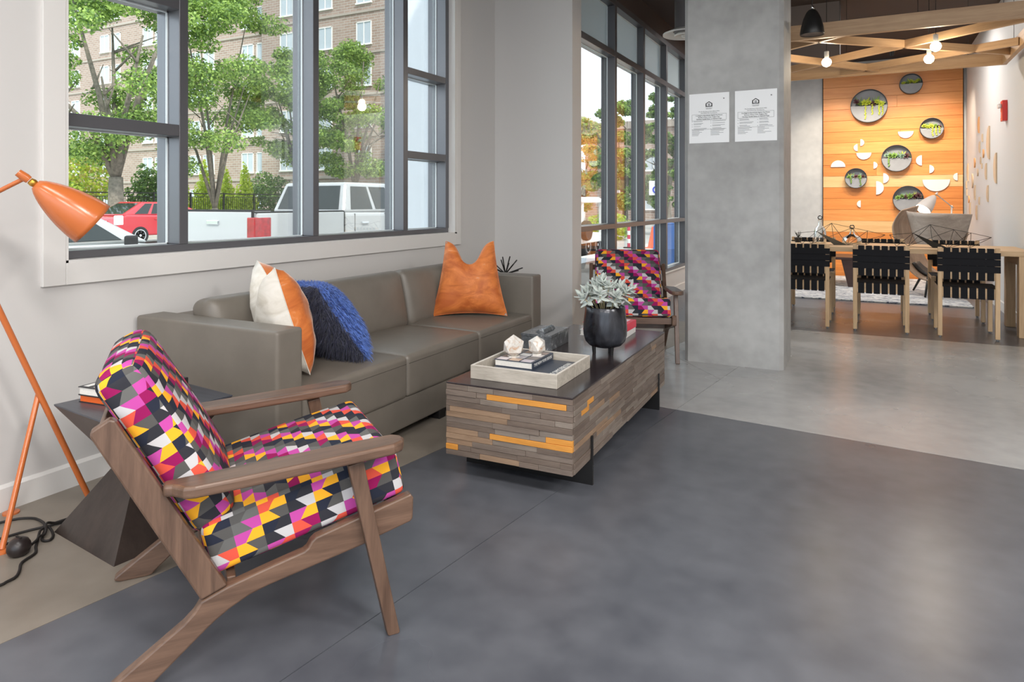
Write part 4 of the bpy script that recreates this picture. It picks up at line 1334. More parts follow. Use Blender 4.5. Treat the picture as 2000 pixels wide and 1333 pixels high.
# ------------------------------------------------------------------ round wall planters with succulents
M_zinc = concrete('zinc_planter', (118, 120, 124), (150, 152, 156), (0.4, 0.6), bump=0.05)
M_zincd = mat('zinc_rim', (70, 72, 76), 0.5, 0.2)
SUCC = [mat('succ_green', (118, 150, 74), 0.6, rand=0.15), mat('succ_lime', (186, 196, 70), 0.6, rand=0.15), mat('succ_purple', (92, 58, 62), 0.6, rand=0.15), mat('succ_blue', (124, 150, 132), 0.6, rand=0.15)]
def rosette(c, r, n, m, parent, up=(0, -0.35, 1), seed=1, name='succulent'):
    rr = random.Random(seed)
    B3 = align(Vector(up).normalized())
    mm = MB()
    for rg in range(3):
        for k in range(n):
            a = 2 * PI * k / n + rg * 0.5
            el = R(22 + rg * 27 + rr.uniform(-8, 8))
            L = r * (1 - 0.22 * rg)
            d = B3 @ Vector((math.cos(a) * math.cos(el), math.sin(a) * math.cos(el), math.sin(el)))
            s = d.cross(B3 @ Vector((0, 0, 1)))
            if s.length < 1e-4: continue
            s.normalize(); u = s.cross(d)
            p = Vector(c)
            w_ = L * 0.24
            vs = [p, p + d * L * 0.55 + s * w_ + u * w_ * .4, p + d * L, p + d * L * 0.55 - s * w_ + u * w_ * .4, p + d * L * 0.5 - u * w_ * 0.5]
            mm.add(vs, [(0, 1, 4), (1, 2, 4), (2, 3, 4), (3, 0, 4), (0, 3, 2, 1)])
    return mm.build(name, m, parent)
def trail(c, L, m, parent, seed):
    rr = random.Random(seed)
    mm = MB()
    z = 0
    while z < L:
        p = (c[0] + rr.uniform(-.008, .008), c[1] + rr.uniform(-.006, .004), c[2] - z)
        mm.ball(p, rr.uniform(0.008, 0.013), 5, 4)
        z += 0.011
    return mm.build('trailing_stem', m, parent)
PL = [(0.587, 2.976, 0.154, 'highest small round wall planter under the lattice'), (0.02, 2.678, 0.258, 'largest round wall planter with trailing lime succulents'), (0.856, 2.288, 0.156, 'small round wall planter with lime trailing plant nearest the white wall'), (0.394, 1.852, 0.204, 'medium round grey wall planter in the centre of the plank wall'), (-0.16, 1.555, 0.157, 'small round dark wall planter with agave near the concrete wall edge'), (0.549, 1.223, 0.205, 'lowest round grey wall planter behind the shell chair')]
for i, (x, z, r, lab) in enumerate(PL):
    t = thing('wall_planter', lab, 'planter', (x, 12.1 - 0.056, z), 0, 'round wall planters')
    rx = Matrix.Rotation(R(90), 3, 'X')
    MB().lathe([(r, -0.003), (r, 0.012), (0.001, 0.012)], 48, rot=rx, capt=False).build('back_disc', M_zinc, t, smooth=True, angle=30)
    D = 0.085
    MB().lathe([(r, 0.0), (r, D), (r - 0.006, D), (r - 0.006, 0.0)], 48, rot=rx, capb=False, capt=False).build('rim', M_zincd, t, smooth=True, angle=30)
    half = [(r * 0.985 * math.cos(a), r * 0.985 * math.sin(a)) for a in [PI + PI * k / 24 for k in range(25)]]
    MB().prism(half, -D, -D + 0.006, lambda a, b, q: (a, q, b)).build('pocket_front', M_zinc, t)
    MB().box(-r * 0.96, r * 0.96, -D + 0.008, -0.014, -0.05 * r - 0.02, -0.018).build('soil', mat('soil', (40, 32, 26), 0.95), t)
    nS = {0: 5, 1: 7, 2: 5, 3: 6, 4: 5, 5: 6}[i]
    rr = random.Random(40 + i)
    for k in range(nS):
        px_ = (-0.78 + 1.56 * (k + 0.5) / nS) * r
        rad = r * rr.uniform(0.22, 0.34)
        mi = rr.choice((1, 2, 0, 2, 1)) if i < 3 else rr.choice((0, 3, 2, 0))
        rosette((px_, -D * 0.80, rad * rr.uniform(0.25, 0.9)), rad, 7, SUCC[mi], t, up=(rr.uniform(-.4, .4), -0.8, 0.6), seed=k + i * 9)
        rosette((px_ + 0.1 * r, -D * 0.60, rad * rr.uniform(0.3, 0.6)), rad * 0.8, 6, SUCC[(mi + 2) % 4], t, up=(rr.uniform(-.4, .4), -0.5, 0.8), seed=k + i * 7 + 3)
    for k in range(3):
        px_ = rr.uniform(-0.55, 0.55) * r
        sk = MB()
        for j in range(5):
            a_ = rr.uniform(-0.5, 0.5)
            L_ = r * rr.uniform(0.35, 0.62)
            sk.tube([(px_, -D * 0.6, -0.01), (px_ + L_ * math.sin(a_) * 0.5, -D * 0.65, L_ * 0.6), (px_ + L_ * math.sin(a_), -D * 0.7, L_)], [r * 0.03, r * 0.04, r * 0.006], 5)
        sk.build('spiky_succulent', SUCC[(0, 3, 1)[k]] if i > 2 else SUCC[(0, 1, 0)[k]], t)
    tr_ = {1: (-0.18, 0.18, 0.55, 0.72), 2: (0.05, 0.35, 0.6), 3: (-0.5,), 4: (-0.45, 0.4), 0: (), 5: ()}[i]
    for k, fx in enumerate(tr_):
        trail((fx * r, -D - 0.008, 0.02), r * rr.uniform(0.55, 0.9), SUCC[1 if i < 3 else 0], t, k + i)

# ------------------------------------------------------------------ half discs on the plank wall and the white wall
M_hd = mat('white_disc', (214, 213, 211), 0.5)
HD = [('d', 0.416, 0.623, 2.135, 2.261), ('r', -0.097, -0.044, 2.06, 2.167), ('l', -0.193, -0.136, 1.982, 2.093), ('d', -0.154, 0.055, 1.832, 1.952), ('u', -0.519, -0.309, 1.738, 1.861), ('r', 0.085, 0.141, 1.699, 1.808), ('l', 0.649, 0.732, 1.734, 1.89), ('r', 0.829, 0.884, 1.616, 1.739), ('r', 0.218, 0.299, 1.473, 1.627), ('r', 0.12, 0.229, 1.295, 1.507), ('l', -0.149, -0.092, 1.097, 1.206), ('d', 0.739, 1.093, 1.33, 1.519), ('l', 1.132, 1.187, 1.5, 1.613)]
def half_poly(r, k):
    rot = {'u': 0, 'l': PI / 2, 'd': PI, 'r': -PI / 2}[k]
    return [(r * math.cos(rot + PI * j / 20), r * math.sin(rot + PI * j / 20)) for j in range(21)]
DL = {'u': 'rounded top', 'd': 'rounded bottom', 'l': 'round side to the concrete wall', 'r': 'round side to the alarm wall'}
hd_names = ['bowl shaped, under the topmost small planter', 'tiny, upper of the close pair', 'tiny, lower of the close pair', 'bowl shaped, under the close tiny pair', 'dome shaped, above the small dark planter', 'tiny, beside the medium centre planter', 'medium, beside the medium centre planter', 'tiny, farther from the centre planter', 'medium, corner touching the bigger half disc', 'biggest upright one, under the centre planter', 'tiny, lowest on the wall', 'largest bowl shape of all', 'tiny, by the white wall edge']
for (k, a, b_, c, d), nm in zip(HD, hd_names):
    r = max(b_ - a, d - c) / 2
    if k in 'ud': cx = (a + b_) / 2; cz = d if k == 'd' else c
    else: cz = (c + d) / 2; cx = a if k == 'r' else b_
    o = MB().prism(half_poly(r, k), -0.018, 0.0, lambda p, q, s: (p, s, q)).build('half_disc', M_hd, loc=(cx, 12.044, cz), bevel=0.001, seg=1)
    tag(o, 'white plank wall half disc, %s' % nm, 'wall decor', 'white half discs on the plank wall')
HM = [(10.709, 2.188, 0.107), (10.407, 1.993, 0.051), (10.637, 1.893, 0.075), (9.855, 1.892, 0.2), (10.359, 1.791, 0.055), (10.556, 1.713, 0.048), (10.456, 1.639, 0.035), (11.142, 1.713, 0.067), (11.777, 1.614, 0.13), (10.846, 1.572, 0.049), (11.373, 1.476, 0.1), (10.087, 1.556, 0.101), (9.362, 1.565, 0.174), (11.98, 1.437, 0.055), (11.92, 1.322, 0.048), (11.739, 1.22, 0.052), (11.064, 1.309, 0.102), (9.96, 1.284, 0.101), (10.678, 1.196, 0.052), (11.553, 1.078, 0.098), (10.9, 1.04, 0.098)]
M_hm = [wood('maple_a', (190, 162, 130), (214, 188, 158), 'z', 2, 0.5, 0.08, 8, 0.03), wood('maple_b', (206, 146, 92), (226, 170, 118), 'z', 2, 0.5, 0.08, 8, 0.03)]
sides = 'llllrlllllrlllllllll' + 'l'
for i, (y, z, r) in enumerate(HM):
    k = 'r' if i in (4, 10, 9, 15, 7) else 'l'
    o = MB().prism(half_poly(r, k), -0.016, 0.0, lambda p, q, s: (s, -p, q)).build('half_disc', M_hm[1 if i in (0, 4, 7, 15) else 0], loc=(1.3005, y, z), bevel=0.001, seg=1)
    size = 'large' if r > 0.15 else ('medium' if r > 0.09 else 'small')
    hgt = 'atop' if z > 1.85 else ('high in' if z > 1.6 else ('amid' if z > 1.35 else 'low in'))
    dep = 'towards the dining table' if y < 10.2 else ('near the planks' if y > 11.0 else 'between the others')
    tag(o, '%s %s wood half disc %s the white wall cluster, %s' % (size, 'orange' if i in (0, 4, 7, 15) else 'pale', hgt, dep), 'wall decor', '%s wooden half discs %s, %s' % (size, hgt, dep))
t = thing('fire_alarm', 'red fire alarm horn with clear strobe on the white dining wall', 'fire alarm', (1.30, 8.78, 2.035))
MB().box(-0.045, 0.0005, -0.058, 0.058, 0, 0.215).build('housing', mat('alarm_red', (206, 44, 40), 0.35), t, bevel=0.004)
MB().box(-0.080, -0.045, -0.035, 0.035, 0.135, 0.185).build('strobe_lens', mat('lens', (226, 226, 228), 0.15), t, bevel=0.012, seg=3)
link('lettering', text_mesh('FIRE', 0.034, 0.0006), M_white, t, (-0.0458, 0.030, 0.068), (R(90), R(-90), R(-90)))

# ------------------------------------------------------------------ lounge corner beyond the dining table
tn = NT('shag_rug')
vv = tn.coords((1, 3.2, 1))
aa = tn.noise(vv, 6, 6, 0.7, 2.0)
tn.set(Base_Color=tn.ramp(aa, [(0.40, lin((74, 82, 102))), (0.47, lin((170, 172, 178))), (0.55, lin((222, 221, 218)))]), Roughness=0.95)
tn.bump(tn.noise(vv, 60, 4), 0.8, 0.01)
o = MB().box(-1.75, 1.05, 9.08, 11.95, 0, 0.018).build('area_rug', tn.m, bevel=0.006)
tag(o, 'white and slate blue streaked area rug in front of the plank wall', 'rug')
M_ply = wood('ply_walnut', (128, 104, 84), (176, 152, 130), 'z', 1.2, 0.4, 0.03, 10, 0.03)
M_plyl = wood('ply_grey', (150, 136, 124), (190, 176, 164), 'x', 1.2, 0.4, 0.03, 10, 0.03)
t = thing('shell_chair', 'bent plywood shell lounge chair with upturned wings on the rug', 'armchair', (0.72, 10.0, 0.026), R(-20))
def smooth_pts(P, k=6):
    P = [Vector(p) for p in P]; out = []; n = len(P)
    for i in range(n - 1):
        p0, p1, p2, p3 = P[max(0, i - 1)], P[i], P[i + 1], P[min(n - 1, i + 2)]
        for j in range(k):
            s = j / k
            out.append(0.5 * ((2 * p1) + (p2 - p0) * s + (2 * p0 - 5 * p1 + 4 * p2 - p3) * s * s + (3 * p1 - p0 - 3 * p2 + p3) * s ** 3))
    return out + [P[-1]]
sp = smooth_pts([(-0.30, 0, 1.05), (-0.37, 0, 0.93), (-0.39, 0, 0.80), (-0.32, 0, 0.55), (-0.19, 0, 0.31), (-0.04, 0, 0.20), (0.10, 0, 0.22), (0.24, 0, 0.36), (0.36, 0, 0.58), (0.42, 0, 0.78)])
NS = len(sp) - 1
def seat_fn(u, v):
    p = sp[min(NS, int(round(v * NS)))]
    wdt = 0.20 + 0.08 * math.sin(PI * v)
    return (p.x + 0.10 * u * (1 if p.x < 0 else -1) * abs(p.x) / 0.4, (u - 0.5) * 2 * wdt + 0.05, p.z + 0.06 * u)
MB().grid(seat_fn, 6, NS).build('seat_shell', M_ply, t, smooth=True, solid=0.014)
bp = smooth_pts([(0.44, -0.10, 0), (0.26, -0.24, 0), (0.06, -0.30, 0), (-0.10, -0.26, 0), (-0.21, -0.16, 0), (-0.29, -0.02, 0)])
NB = len(bp) - 1
def back_fn(u, v):
    p = bp[min(NB, int(round(u * NB)))]
    k = 0.60 + 0.40 * v ** 0.6
    return (p.x * k + 0.03, p.y - 0.08 * v, 0.58 + 0.43 * v + 0.03 * u)
MB().grid(back_fn, NB, 8).build('back_shell', M_plyl, t, smooth=True, solid=0.014)
MB().grid(lambda u, v: (sp[23 + int(round(v * (NS - 42)))].x * 0.9, (u - .5) * 0.34 + 0.08, sp[23 + int(round(v * (NS - 42)))].z + 0.045), 4, NS - 42).build('seat_pad', mat('black_leather', (30, 28, 28), 0.45), t, smooth=True, solid=0.03)
for (x, y, x2, y2) in ((-0.12, 0.15, -0.30, 0.28), (0.12, 0.15, 0.30, 0.28), (0.0, -0.12, 0.02, -0.34)):
    MB().tube([(x, y, 0.30), (x2, y2, 0.0)], [0.018, 0.012], 8).build('leg', M_black, t, smooth=True)
MB().tube([(0.0, -0.10, 0.26), (0.05, -0.26, 0.72)], 0.012, 8).build('back_support', M_ply, t, smooth=True)

M_lampw = mat('white_lamp', (206, 198, 192), 0.35)
M_on = emit('bulb_on', (1.0, 0.93, 0.80), 30)
lp2 = g_lamp('reading_lamp', 'pale tripod reading lamp with its lit bullet shade above the shell chair', M_lampw,
       (1.00, 10.95), (1.16, 11.30), (0.82, 11.30), (0.995, 11.16, 0.50), (1.05, 11.36, 1.10), (0.83, 10.9, 1.27), (-0.40, -0.36, -0.52), L=0.27, rim=0.10, inner=M_on)
lp2.location.z = 0.018
d = bpy.data.lights.new('reading_light', 'POINT'); d.energy = 5; d.color = (1, 0.86, 0.68); d.shadow_soft_size = 0.03
o = bpy.data.objects.new('reading_light', d); o.location = (0.70, 10.78, 1.10); COL.objects.link(o)

M_dark = wood('dark_walnut', (52, 34, 32), (78, 54, 48), 'x', 1.2, 0.35, 0.03, 10, 0.03)
t = thing('low_table', 'low dark walnut table with tapered slab legs on the rug', 'coffee table', (-0.62, 10.75, 0.018))
MB().box(-0.55, 0.46, -0.36, 0.36, 0.37, 0.405).build('table_top', M_dark, t, bevel=0.004)
for sx in (-1, 1):
    MB().prism([(0.46, 0.37), (0.30, 0.37), (0.385, 0.0), (0.46, 0.0)], -0.34, -0.29, lambda a, b, q: (sx * a - (0.08 if sx < 0 else 0), q, b)).build('slab_leg', M_dark, t, bevel=0.003)
    MB().prism([(0.46, 0.37), (0.30, 0.37), (0.385, 0.0), (0.46, 0.0)], 0.29, 0.34, lambda a, b, q: (sx * a - (0.08 if sx < 0 else 0), q, b)).build('slab_leg', M_dark, t, bevel=0.003)
# ------------------------------------------------------------------ outside: ground, vehicles, trees, buildings
GZ = -0.30
M_asph = concrete('asphalt', (150, 149, 147), (178, 176, 172), (0.8, 0.95), bump=0.1)
M_pave = concrete('sidewalk', (184, 180, 172), (206, 202, 194), (0.8, 0.9), bump=0.05)
M_grass = mat('lawn', (112, 138, 70), 0.9, var=0.3, vscale=3)
struct(MB().box(-120, 40, -60, 120, GZ - 0.3, GZ).build('ground', M_asph))
struct(MB().box(-6.3, -3.16, -20, 60, GZ, GZ + 0.13).build('sidewalk_near', M_pave))
struct(MB().box(-30.0, -25.4, -20, 34, GZ, GZ + 0.13).build('sidewalk_far', M_pave))
struct(MB().box(-60, -30.0, -20, 34, GZ, 0.45).build('raised_lawn', M_grass))
for k in range(5):
    o = MB().box(-12.6, -12.45, -2 + k * 6.0, 1.5 + k * 6.0, GZ, GZ + 0.004).build('road_mark', mat('road_white', (236, 236, 232), 0.8)); struct(o)
struct(MB().box(-3.95, -3.16, 5.12, 5.75, GZ, 3.6).build('wall_pier', M_extwall))
struct(MB().box(-3.30, -2.75, 5.9, 7.6, GZ + 0.13, 0.515).build('wall_planter_curb', M_extwall))

def np_mesh(name, V, Q, mats, mi=None, smooth=False):
    me = bpy.data.meshes.new(name)
    V = np.asarray(V, np.float32).reshape(-1, 3); Q = np.asarray(Q, np.int32).reshape(-1, 4)
    me.vertices.add(len(V)); me.vertices.foreach_set('co', V.ravel())
    me.loops.add(Q.size); me.loops.foreach_set('vertex_index', Q.ravel())
    me.polygons.add(len(Q))
    me.polygons.foreach_set('loop_start', np.arange(0, Q.size, 4, dtype=np.int32))
    for m in mats: me.materials.append(m)
    if mi is not None: me.polygons.foreach_set('material_index', np.asarray(mi, np.int32))
    me.update(calc_edges=True); me.validate()
    return me

def leafmat(name, col, trans=0.35):
    if name in MATS: return MATS[name]
    t = NT(name)
    t.b.inputs['Base Color'].default_value = lin(col)
    t.b.inputs['Roughness'].default_value = 0.55
    tr = t.n('ShaderNodeBsdfTranslucent'); tr.inputs[0].default_value = lin(tuple(min(255, c * 1.1) for c in col))
    mx = t.n('ShaderNodeMixShader'); mx.inputs[0].default_value = trans
    t.l(t.b.outputs[0], mx.inputs[1]); t.l(tr.outputs[0], mx.inputs[2]); t.l(mx.outputs[0], t.out.inputs[0])
    MATS[name] = t.m
    return t.m

def leaf_cloud(name, blobs, n, size, mats, parent, seed, shell=0.45, weights=None):
    """blobs: (x, y, z, rx, ry, rz); leaves scattered through them, denser towards the outside"""
    g = np.random.default_rng(seed)
    vol = np.array([b[3] * b[4] * b[5] for b in blobs]) ** 0.7
    idx = g.choice(len(blobs), n, p=vol / vol.sum())
    B = np.array(blobs)[idx]
    d = g.normal(size=(n, 3)); d /= np.linalg.norm(d, axis=1)[:, None]
    r = shell + (1 - shell) * g.random(n) ** 0.6
    P = B[:, :3] + d * r[:, None] * B[:, 3:6]
    # leaf frames
    nr = d * 0.6 + g.normal(size=(n, 3)) * 0.6 + np.array([0, 0, 0.5]); nr /= np.linalg.norm(nr, axis=1)[:, None]
    a = np.cross(nr, g.normal(size=(n, 3))); a /= np.linalg.norm(a, axis=1)[:, None]
    b = np.cross(nr, a)
    s = size * g.uniform(0.6, 1.25, n)[:, None]
    V = np.stack([P - a * s * 0.5, P - b * s * 0.32 + nr * s * 0.08, P + a * s * 0.5 - nr * s * 0.06, P + b * s * 0.32 + nr * s * 0.08], 1)
    Q = np.arange(4 * n).reshape(n, 4)
    mi = g.choice(len(mats), n, p=weights)
    me = np_mesh(name, V, Q, mats, mi)
    o = link(name, me, None, parent)
    o['kind'] = 'stuff'
    return o

M_bark = mat('bark', (112, 104, 94), 0.9, var=0.35, vscale=9, bump=0.6, bscale=18)
G1, G2, G3 = leafmat('leaf_mid', (122, 150, 76)), leafmat('leaf_bright', (160, 186, 96)), leafmat('leaf_deep', (84, 112, 60))
def tree(label, x, y, h0, spread, top, n, tr, seed, mats=(G1, G2, G3), weights=(.42, .38, .20), fork=None, leaf=0.16, lowest=None):
    n = int(n * 1.8)
    r_ = random.Random(seed)
    t = thing('street_tree', label, 'tree', (x, y, GZ))
    fk = fork or h0
    trunk = MB(); trunk.tube([(0, 0, 0), (0.04, 0.02, fk * 0.5), (0.0, 0.05, fk)], [tr * 1.15, tr, tr * 0.85], 12)
    trunk.build('trunk', M_bark, t, smooth=True)
    blobs = []
    nb = 7
    for k in range(nb):
        a = 2 * PI * k / nb + r_.uniform(-.3, .3)
        rr = spread * r_.uniform(0.35, 0.8)
        zt = h0 + (top - h0) * r_.uniform(0.35, 0.9)
        e = Vector((rr * math.cos(a), rr * math.sin(a), zt))
        s = Vector((0, 0.05, fk * 0.97))
        m1 = s.lerp(e, 0.35) + Vector((0, 0, 0.25 * (top - h0) * 0.3))
        MB().tube([s, m1, e], [tr * 0.55, tr * 0.36, tr * 0.12], 8).build('branch', M_bark, t, smooth=True)
        for j in range(3):
            q = s.lerp(e, r_.uniform(0.4, 0.9)); e2 = q + Vector((r_.uniform(-1, 1), r_.uniform(-1, 1), r_.uniform(0.1, 0.9))) * spread * 0.35
            MB().tube([q, e2], [tr * 0.2, tr * 0.06], 5).build('branch', M_bark, t, smooth=True)
    lo = lowest if lowest is not None else h0
    for k in range(56):
        a = r_.uniform(0, 2 * PI)
        f = r_.random() ** 0.85
        z = lo + (top - lo) * f
        env = math.sin(PI * (0.12 + 0.80 * f)) ** 0.7
        rr = spread * env * math.sqrt(r_.random())
        s = spread * r_.uniform(0.16, 0.30)
        blobs.append((rr * math.cos(a), rr * math.sin(a), z, s, s, s * 0.55))
    leaf_cloud('foliage', blobs, n, leaf, list(mats), t, seed, 0.3, list(weights))
    return t
tree('tall forked maple street tree beside the red car', -27.2, 17.2, 2.9, 4.0, 12.0, 15000, 0.30, 3, fork=2.5, lowest=3.4)
tree('bushy multi stemmed street tree behind the pickup tailgate', -27.0, 21.8, 2.0, 3.7, 12.0, 15000, 0.16, 8, fork=1.2, lowest=3.0)
tree('tall leafy street tree behind the pickup cab rear window', -26.8, 26.9, 3.4, 2.6, 9.5, 8000, 0.18, 14, fork=2.2, lowest=3.6)
tree('round crowned street tree beyond the pickup doors', -26.5, 31.0, 3.0, 3.5, 10.5, 12000, 0.22, 21, fork=2.4, lowest=3.0)
tree('green street tree seen through the tall storefront glazing', -10.0, 30.5, 1.6, 1.7, 6.2, 7000, 0.14, 31, lowest=1.2)
tree('dark green street tree seen through the storefront beside the column', -7.9, 30.2, 1.6, 1.3, 6.3, 6000, 0.14, 37, lowest=1.0, weights=(.3, .2, .5))
A1, A2 = leafmat('leaf_gold', (204, 186, 118)), leafmat('leaf_rust', (188, 152, 108))
tree('golden autumn tree seen through the storefront beside the white return wall', -13.4, 33.5, 1.4, 2.1, 5.6, 8000, 0.14, 41, mats=(A1, A2, G2), weights=(.45, .2, .35), lowest=1.0)
tree('rusty autumn tree seen through the last storefront panes', -7.4, 36.0, 1.4, 1.6, 5.2, 6000, 0.14, 43, mats=(A2, A1, G1), weights=(.5, .25, .25), lowest=0.8)

def shrub(label, x, y, z, rx, rz, n, mats, weights, seed, leaf=0.16, cone=False):
    t = thing('garden_shrub', label, 'shrub', (x, y, z))
    r_ = random.Random(seed)
    MB().tube([(0, 0, 0), (0.03, 0, rz)], [0.06, 0.03], 7).build('stem', M_bark, t)
    blobs = []
    for k in range(16):
        f = (k + 0.5) / 16; a = k * 2.4
        env = (1 - f * 0.92) if cone else math.sin(PI * (0.25 + 0.6 * f))
        rr = rx * env * 0.55
        s = max(0.12, rx * env * 0.6)
        blobs.append((rr * math.cos(a), rr * math.sin(a), 0.15 + rz * 2 * f, s, s, rz * 0.35))
    leaf_cloud('foliage', blobs, n, leaf, list(mats), t, seed, 0.5, list(weights))
L1, L2 = leafmat('leaf_lime', (206, 216, 84)), leafmat('leaf_lime2', (176, 196, 70))
for i, (x, y, lab) in enumerate(((-31.8, 23.6, 'first lime green conifer shrub from the maple side, behind the black fence'), (-31.6, 24.9, 'second lime green conifer shrub from the maple side, behind the black fence'), (-31.6, 26.3, 'third lime green conifer shrub from the maple side, behind the black fence'), (-31.6, 27.6, 'fourth lime green conifer shrub, next to the dark bush behind the fence'))):
    shrub(lab, x, y, 0.44, 0.84, 1.15 + 0.15 * (i % 2), 2600, (L1, L2), (.6, .4), 50 + i, cone=True)
shrub('pale yellow flowering bush behind the fence beside the maple trunk', -33.2, 19.2, 0.44, 1.75, 1.6, 4000, (L1, A1, G2), (.4, .3, .3), 60, 0.2)
shrub('deep green rounded bush behind the fence past the maple trunk', -32.0, 22.0, 0.44, 1.05, 1.1, 2400, (G1, G3), (.5, .5), 61, 0.18)
shrub('dark green bush behind the fence next to the conifers', -32.4, 30.2, 0.44, 1.6, 1.1, 3000, (G3, G1), (.6, .4), 62, 0.18)
shrub('mixed green bush behind the fence beyond the pickup cab', -32.2, 33.2, 0.44, 1.3, 1.1, 2600, (G3, G2), (.6, .4), 63, 0.18)
shrub('light green bush at the end of the black fence', -32.5, 13.4, 0.44, 2.0, 1.3, 3200, (G2, G1), (.6, .4), 64, 0.18)
shrub('low green hedge plant seen through the storefront', -9.0, 25.5, GZ, 0.9, 0.45, 1800, (G2, L2), (.6, .4), 65, 0.14)

# black railing fence
fn_ = thing('metal_fence', 'black metal railing fence in front of the garden shrubs', 'fence', (-30.2, 22, 0.45))
m = MB(); m.box(-0.02, 0.02, -11, 12, 1.14, 1.19); m.box(-0.015, 0.015, -11, 12, 0.98, 1.01); m.box(-0.015, 0.015, -11, 12, 0.08, 0.11)
m.build('rail', M_black, fn_)
m = MB()
y = -11
while y < 12:
    m.box(-0.008, 0.008, y - 0.008, y + 0.008, 0.1, 1.0); y += 0.13
o = m.build('picket_row', M_black, fn_); o['kind'] = 'stuff'
for k in range(12):
    MB().box(-0.035, 0.035, -11 + 2 * k - 0.035, -11 + 2 * k + 0.035, 0, 1.22).build('post', M_black, fn_)

# ---- buildings
tn = NT('brick_facade')
tc = tn.n('ShaderNodeTexCoord'); sx = tn.n('ShaderNodeSeparateXYZ'); tn.l(tc.outputs['Object'], sx.inputs[0])
cb = tn.n('ShaderNodeCombineXYZ'); tn.l(tn.math('ADD', sx.outputs[0], sx.outputs[1]), cb.inputs[0]); tn.l(sx.outputs[2], cb.inputs[1])
bt = tn.n('ShaderNodeTexBrick'); tn.l(cb.outputs[0], bt.inputs['Vector'])
bt.inputs['Color1'].default_value = lin((150, 126, 114)); bt.inputs['Color2'].default_value = lin((166, 142, 130)); bt.inputs['Mortar'].default_value = lin((176, 168, 160))
bt.inputs['Scale'].default_value = 1.0; bt.inputs['Brick Width'].default_value = 0.5; bt.inputs['Row Height'].default_value = 0.17; bt.inputs['Mortar Size'].default_value = 0.02
tn.set(Base_Color=bt.outputs[0], Roughness=0.9)
M_brick = tn.m
M_band = mat('stone_band', (168, 156, 146), 0.85)
M_wfr = mat('window_frame_white', (236, 234, 230), 0.6)
M_wpane = mat('far_pane', (176, 184, 192), 0.2)
wm = MB(); wm.box(-0.62, -0.56, -0.05, 0.08, -0.75, 0.75); wm.box(0.56, 0.62, -0.05, 0.08, -0.75, 0.75); wm.box(-0.62, 0.62, -0.05, 0.08, 0.69, 0.75); wm.box(-0.66, 0.66, -0.10, 0.08, -0.80, -0.70); wm.box(-0.025, 0.025, -0.05, 0.08, -0.7, 0.69)
WME = wm.mesh('far_window'); WME.materials.append(M_wfr)
PME = MB().box(-0.56, 0.56, 0.0, 0.05, -0.70, 0.69).mesh('far_pane'); PME.materials.append(M_wpane)
def building(label, x0, x1, y0, y1, h, wins, m):
    cx = (x0 + x1) / 2
    t = thing('brick_building', label, 'building', (cx, y0, GZ))
    MB().box(x0 - cx, x1 - cx, 0, y1 - y0, 0, h).build('walls', m, t)
    k = 0
    z = 2.68 * 0 + 3.05
    while z < h:
        MB().box(x0 - cx, x1 - cx, -0.08, 0.05, z, z + 0.16).build('stone_band', M_band, t); z += 2.68
    MB().box(x0 - cx, x1 - cx, -0.2, y1 - y0, h, h + 0.5).build('parapet', M_band, t)
    for xc in wins:
        for r in range(-1, 8):
            zz = 4.1 - GZ + 2.68 * r
            if zz > h - 1.2: break
            o = link('window', WME, None, t, (xc - cx, -0.02, zz))
            link('pane', PME, None, o, (0, 0, 0))
wa = []
for k in range(6):
    c = -40.1 - 5.8 * k; wa += [c - 0.78, c + 0.78]
building('tall brown brick apartment block with paired white windows beyond the trees', -76, -38.2, 36, 48, 25, wa, M_brick)
building('projecting brick wing of the apartment block with single white windows', -38.15, -24.5, 34.8, 48, 25, [-35.7, -32.2, -28.9, -26.2], M_brick)
building('low brick building seen through the storefront glazing behind the autumn trees', -18, -5, 46, 56, 6.6, [-16, -13, -10, -7], M_brick)

# ---- vehicles
M_tyre = mat('tyre', (34, 34, 36), 0.85)
M_rim = mat('alloy', (206, 208, 212), 0.3, 0.6)
M_cwin = mat('car_window', (40, 46, 46), 0.06, spec=0.4)
M_chrome = mat('car_chrome', (222, 224, 228), 0.15, 0.9)
def wheel(t, x, y, r, sg):
    rot = Matrix.Rotation(R(90), 3, 'Y')
    w_ = MB().lathe([(r * 0.66, -0.11), (r * 0.95, -0.11), (r, -0.08), (r, 0.08), (r * 0.95, 0.11), (r * 0.66, 0.11)], 28, (x, y, r), rot).build('tyre', M_tyre, t, smooth=True, angle=40)
    m = MB()
    m.lathe([(r * 0.66, 0.0), (r * 0.66, sg * 0.112), (r * 0.58, sg * 0.112), (r * 0.56, 0.0)], 28, (x, y, r), rot, capb=False, capt=False)
    for k in range(7):
        a = 2 * PI * k / 7
        m.obox((x + sg * 0.10, y + math.cos(a) * r * 0.33, r + math.sin(a) * r * 0.33), (0.02, r * 0.62, r * 0.16), Matrix.Rotation(a, 3, 'X'))
    m.lathe([(r * 0.15, sg * 0.09), (r * 0.13, sg * 0.12)], 14, (x, y, r), rot)
    m.build('wheel_rim', M_rim, w_)
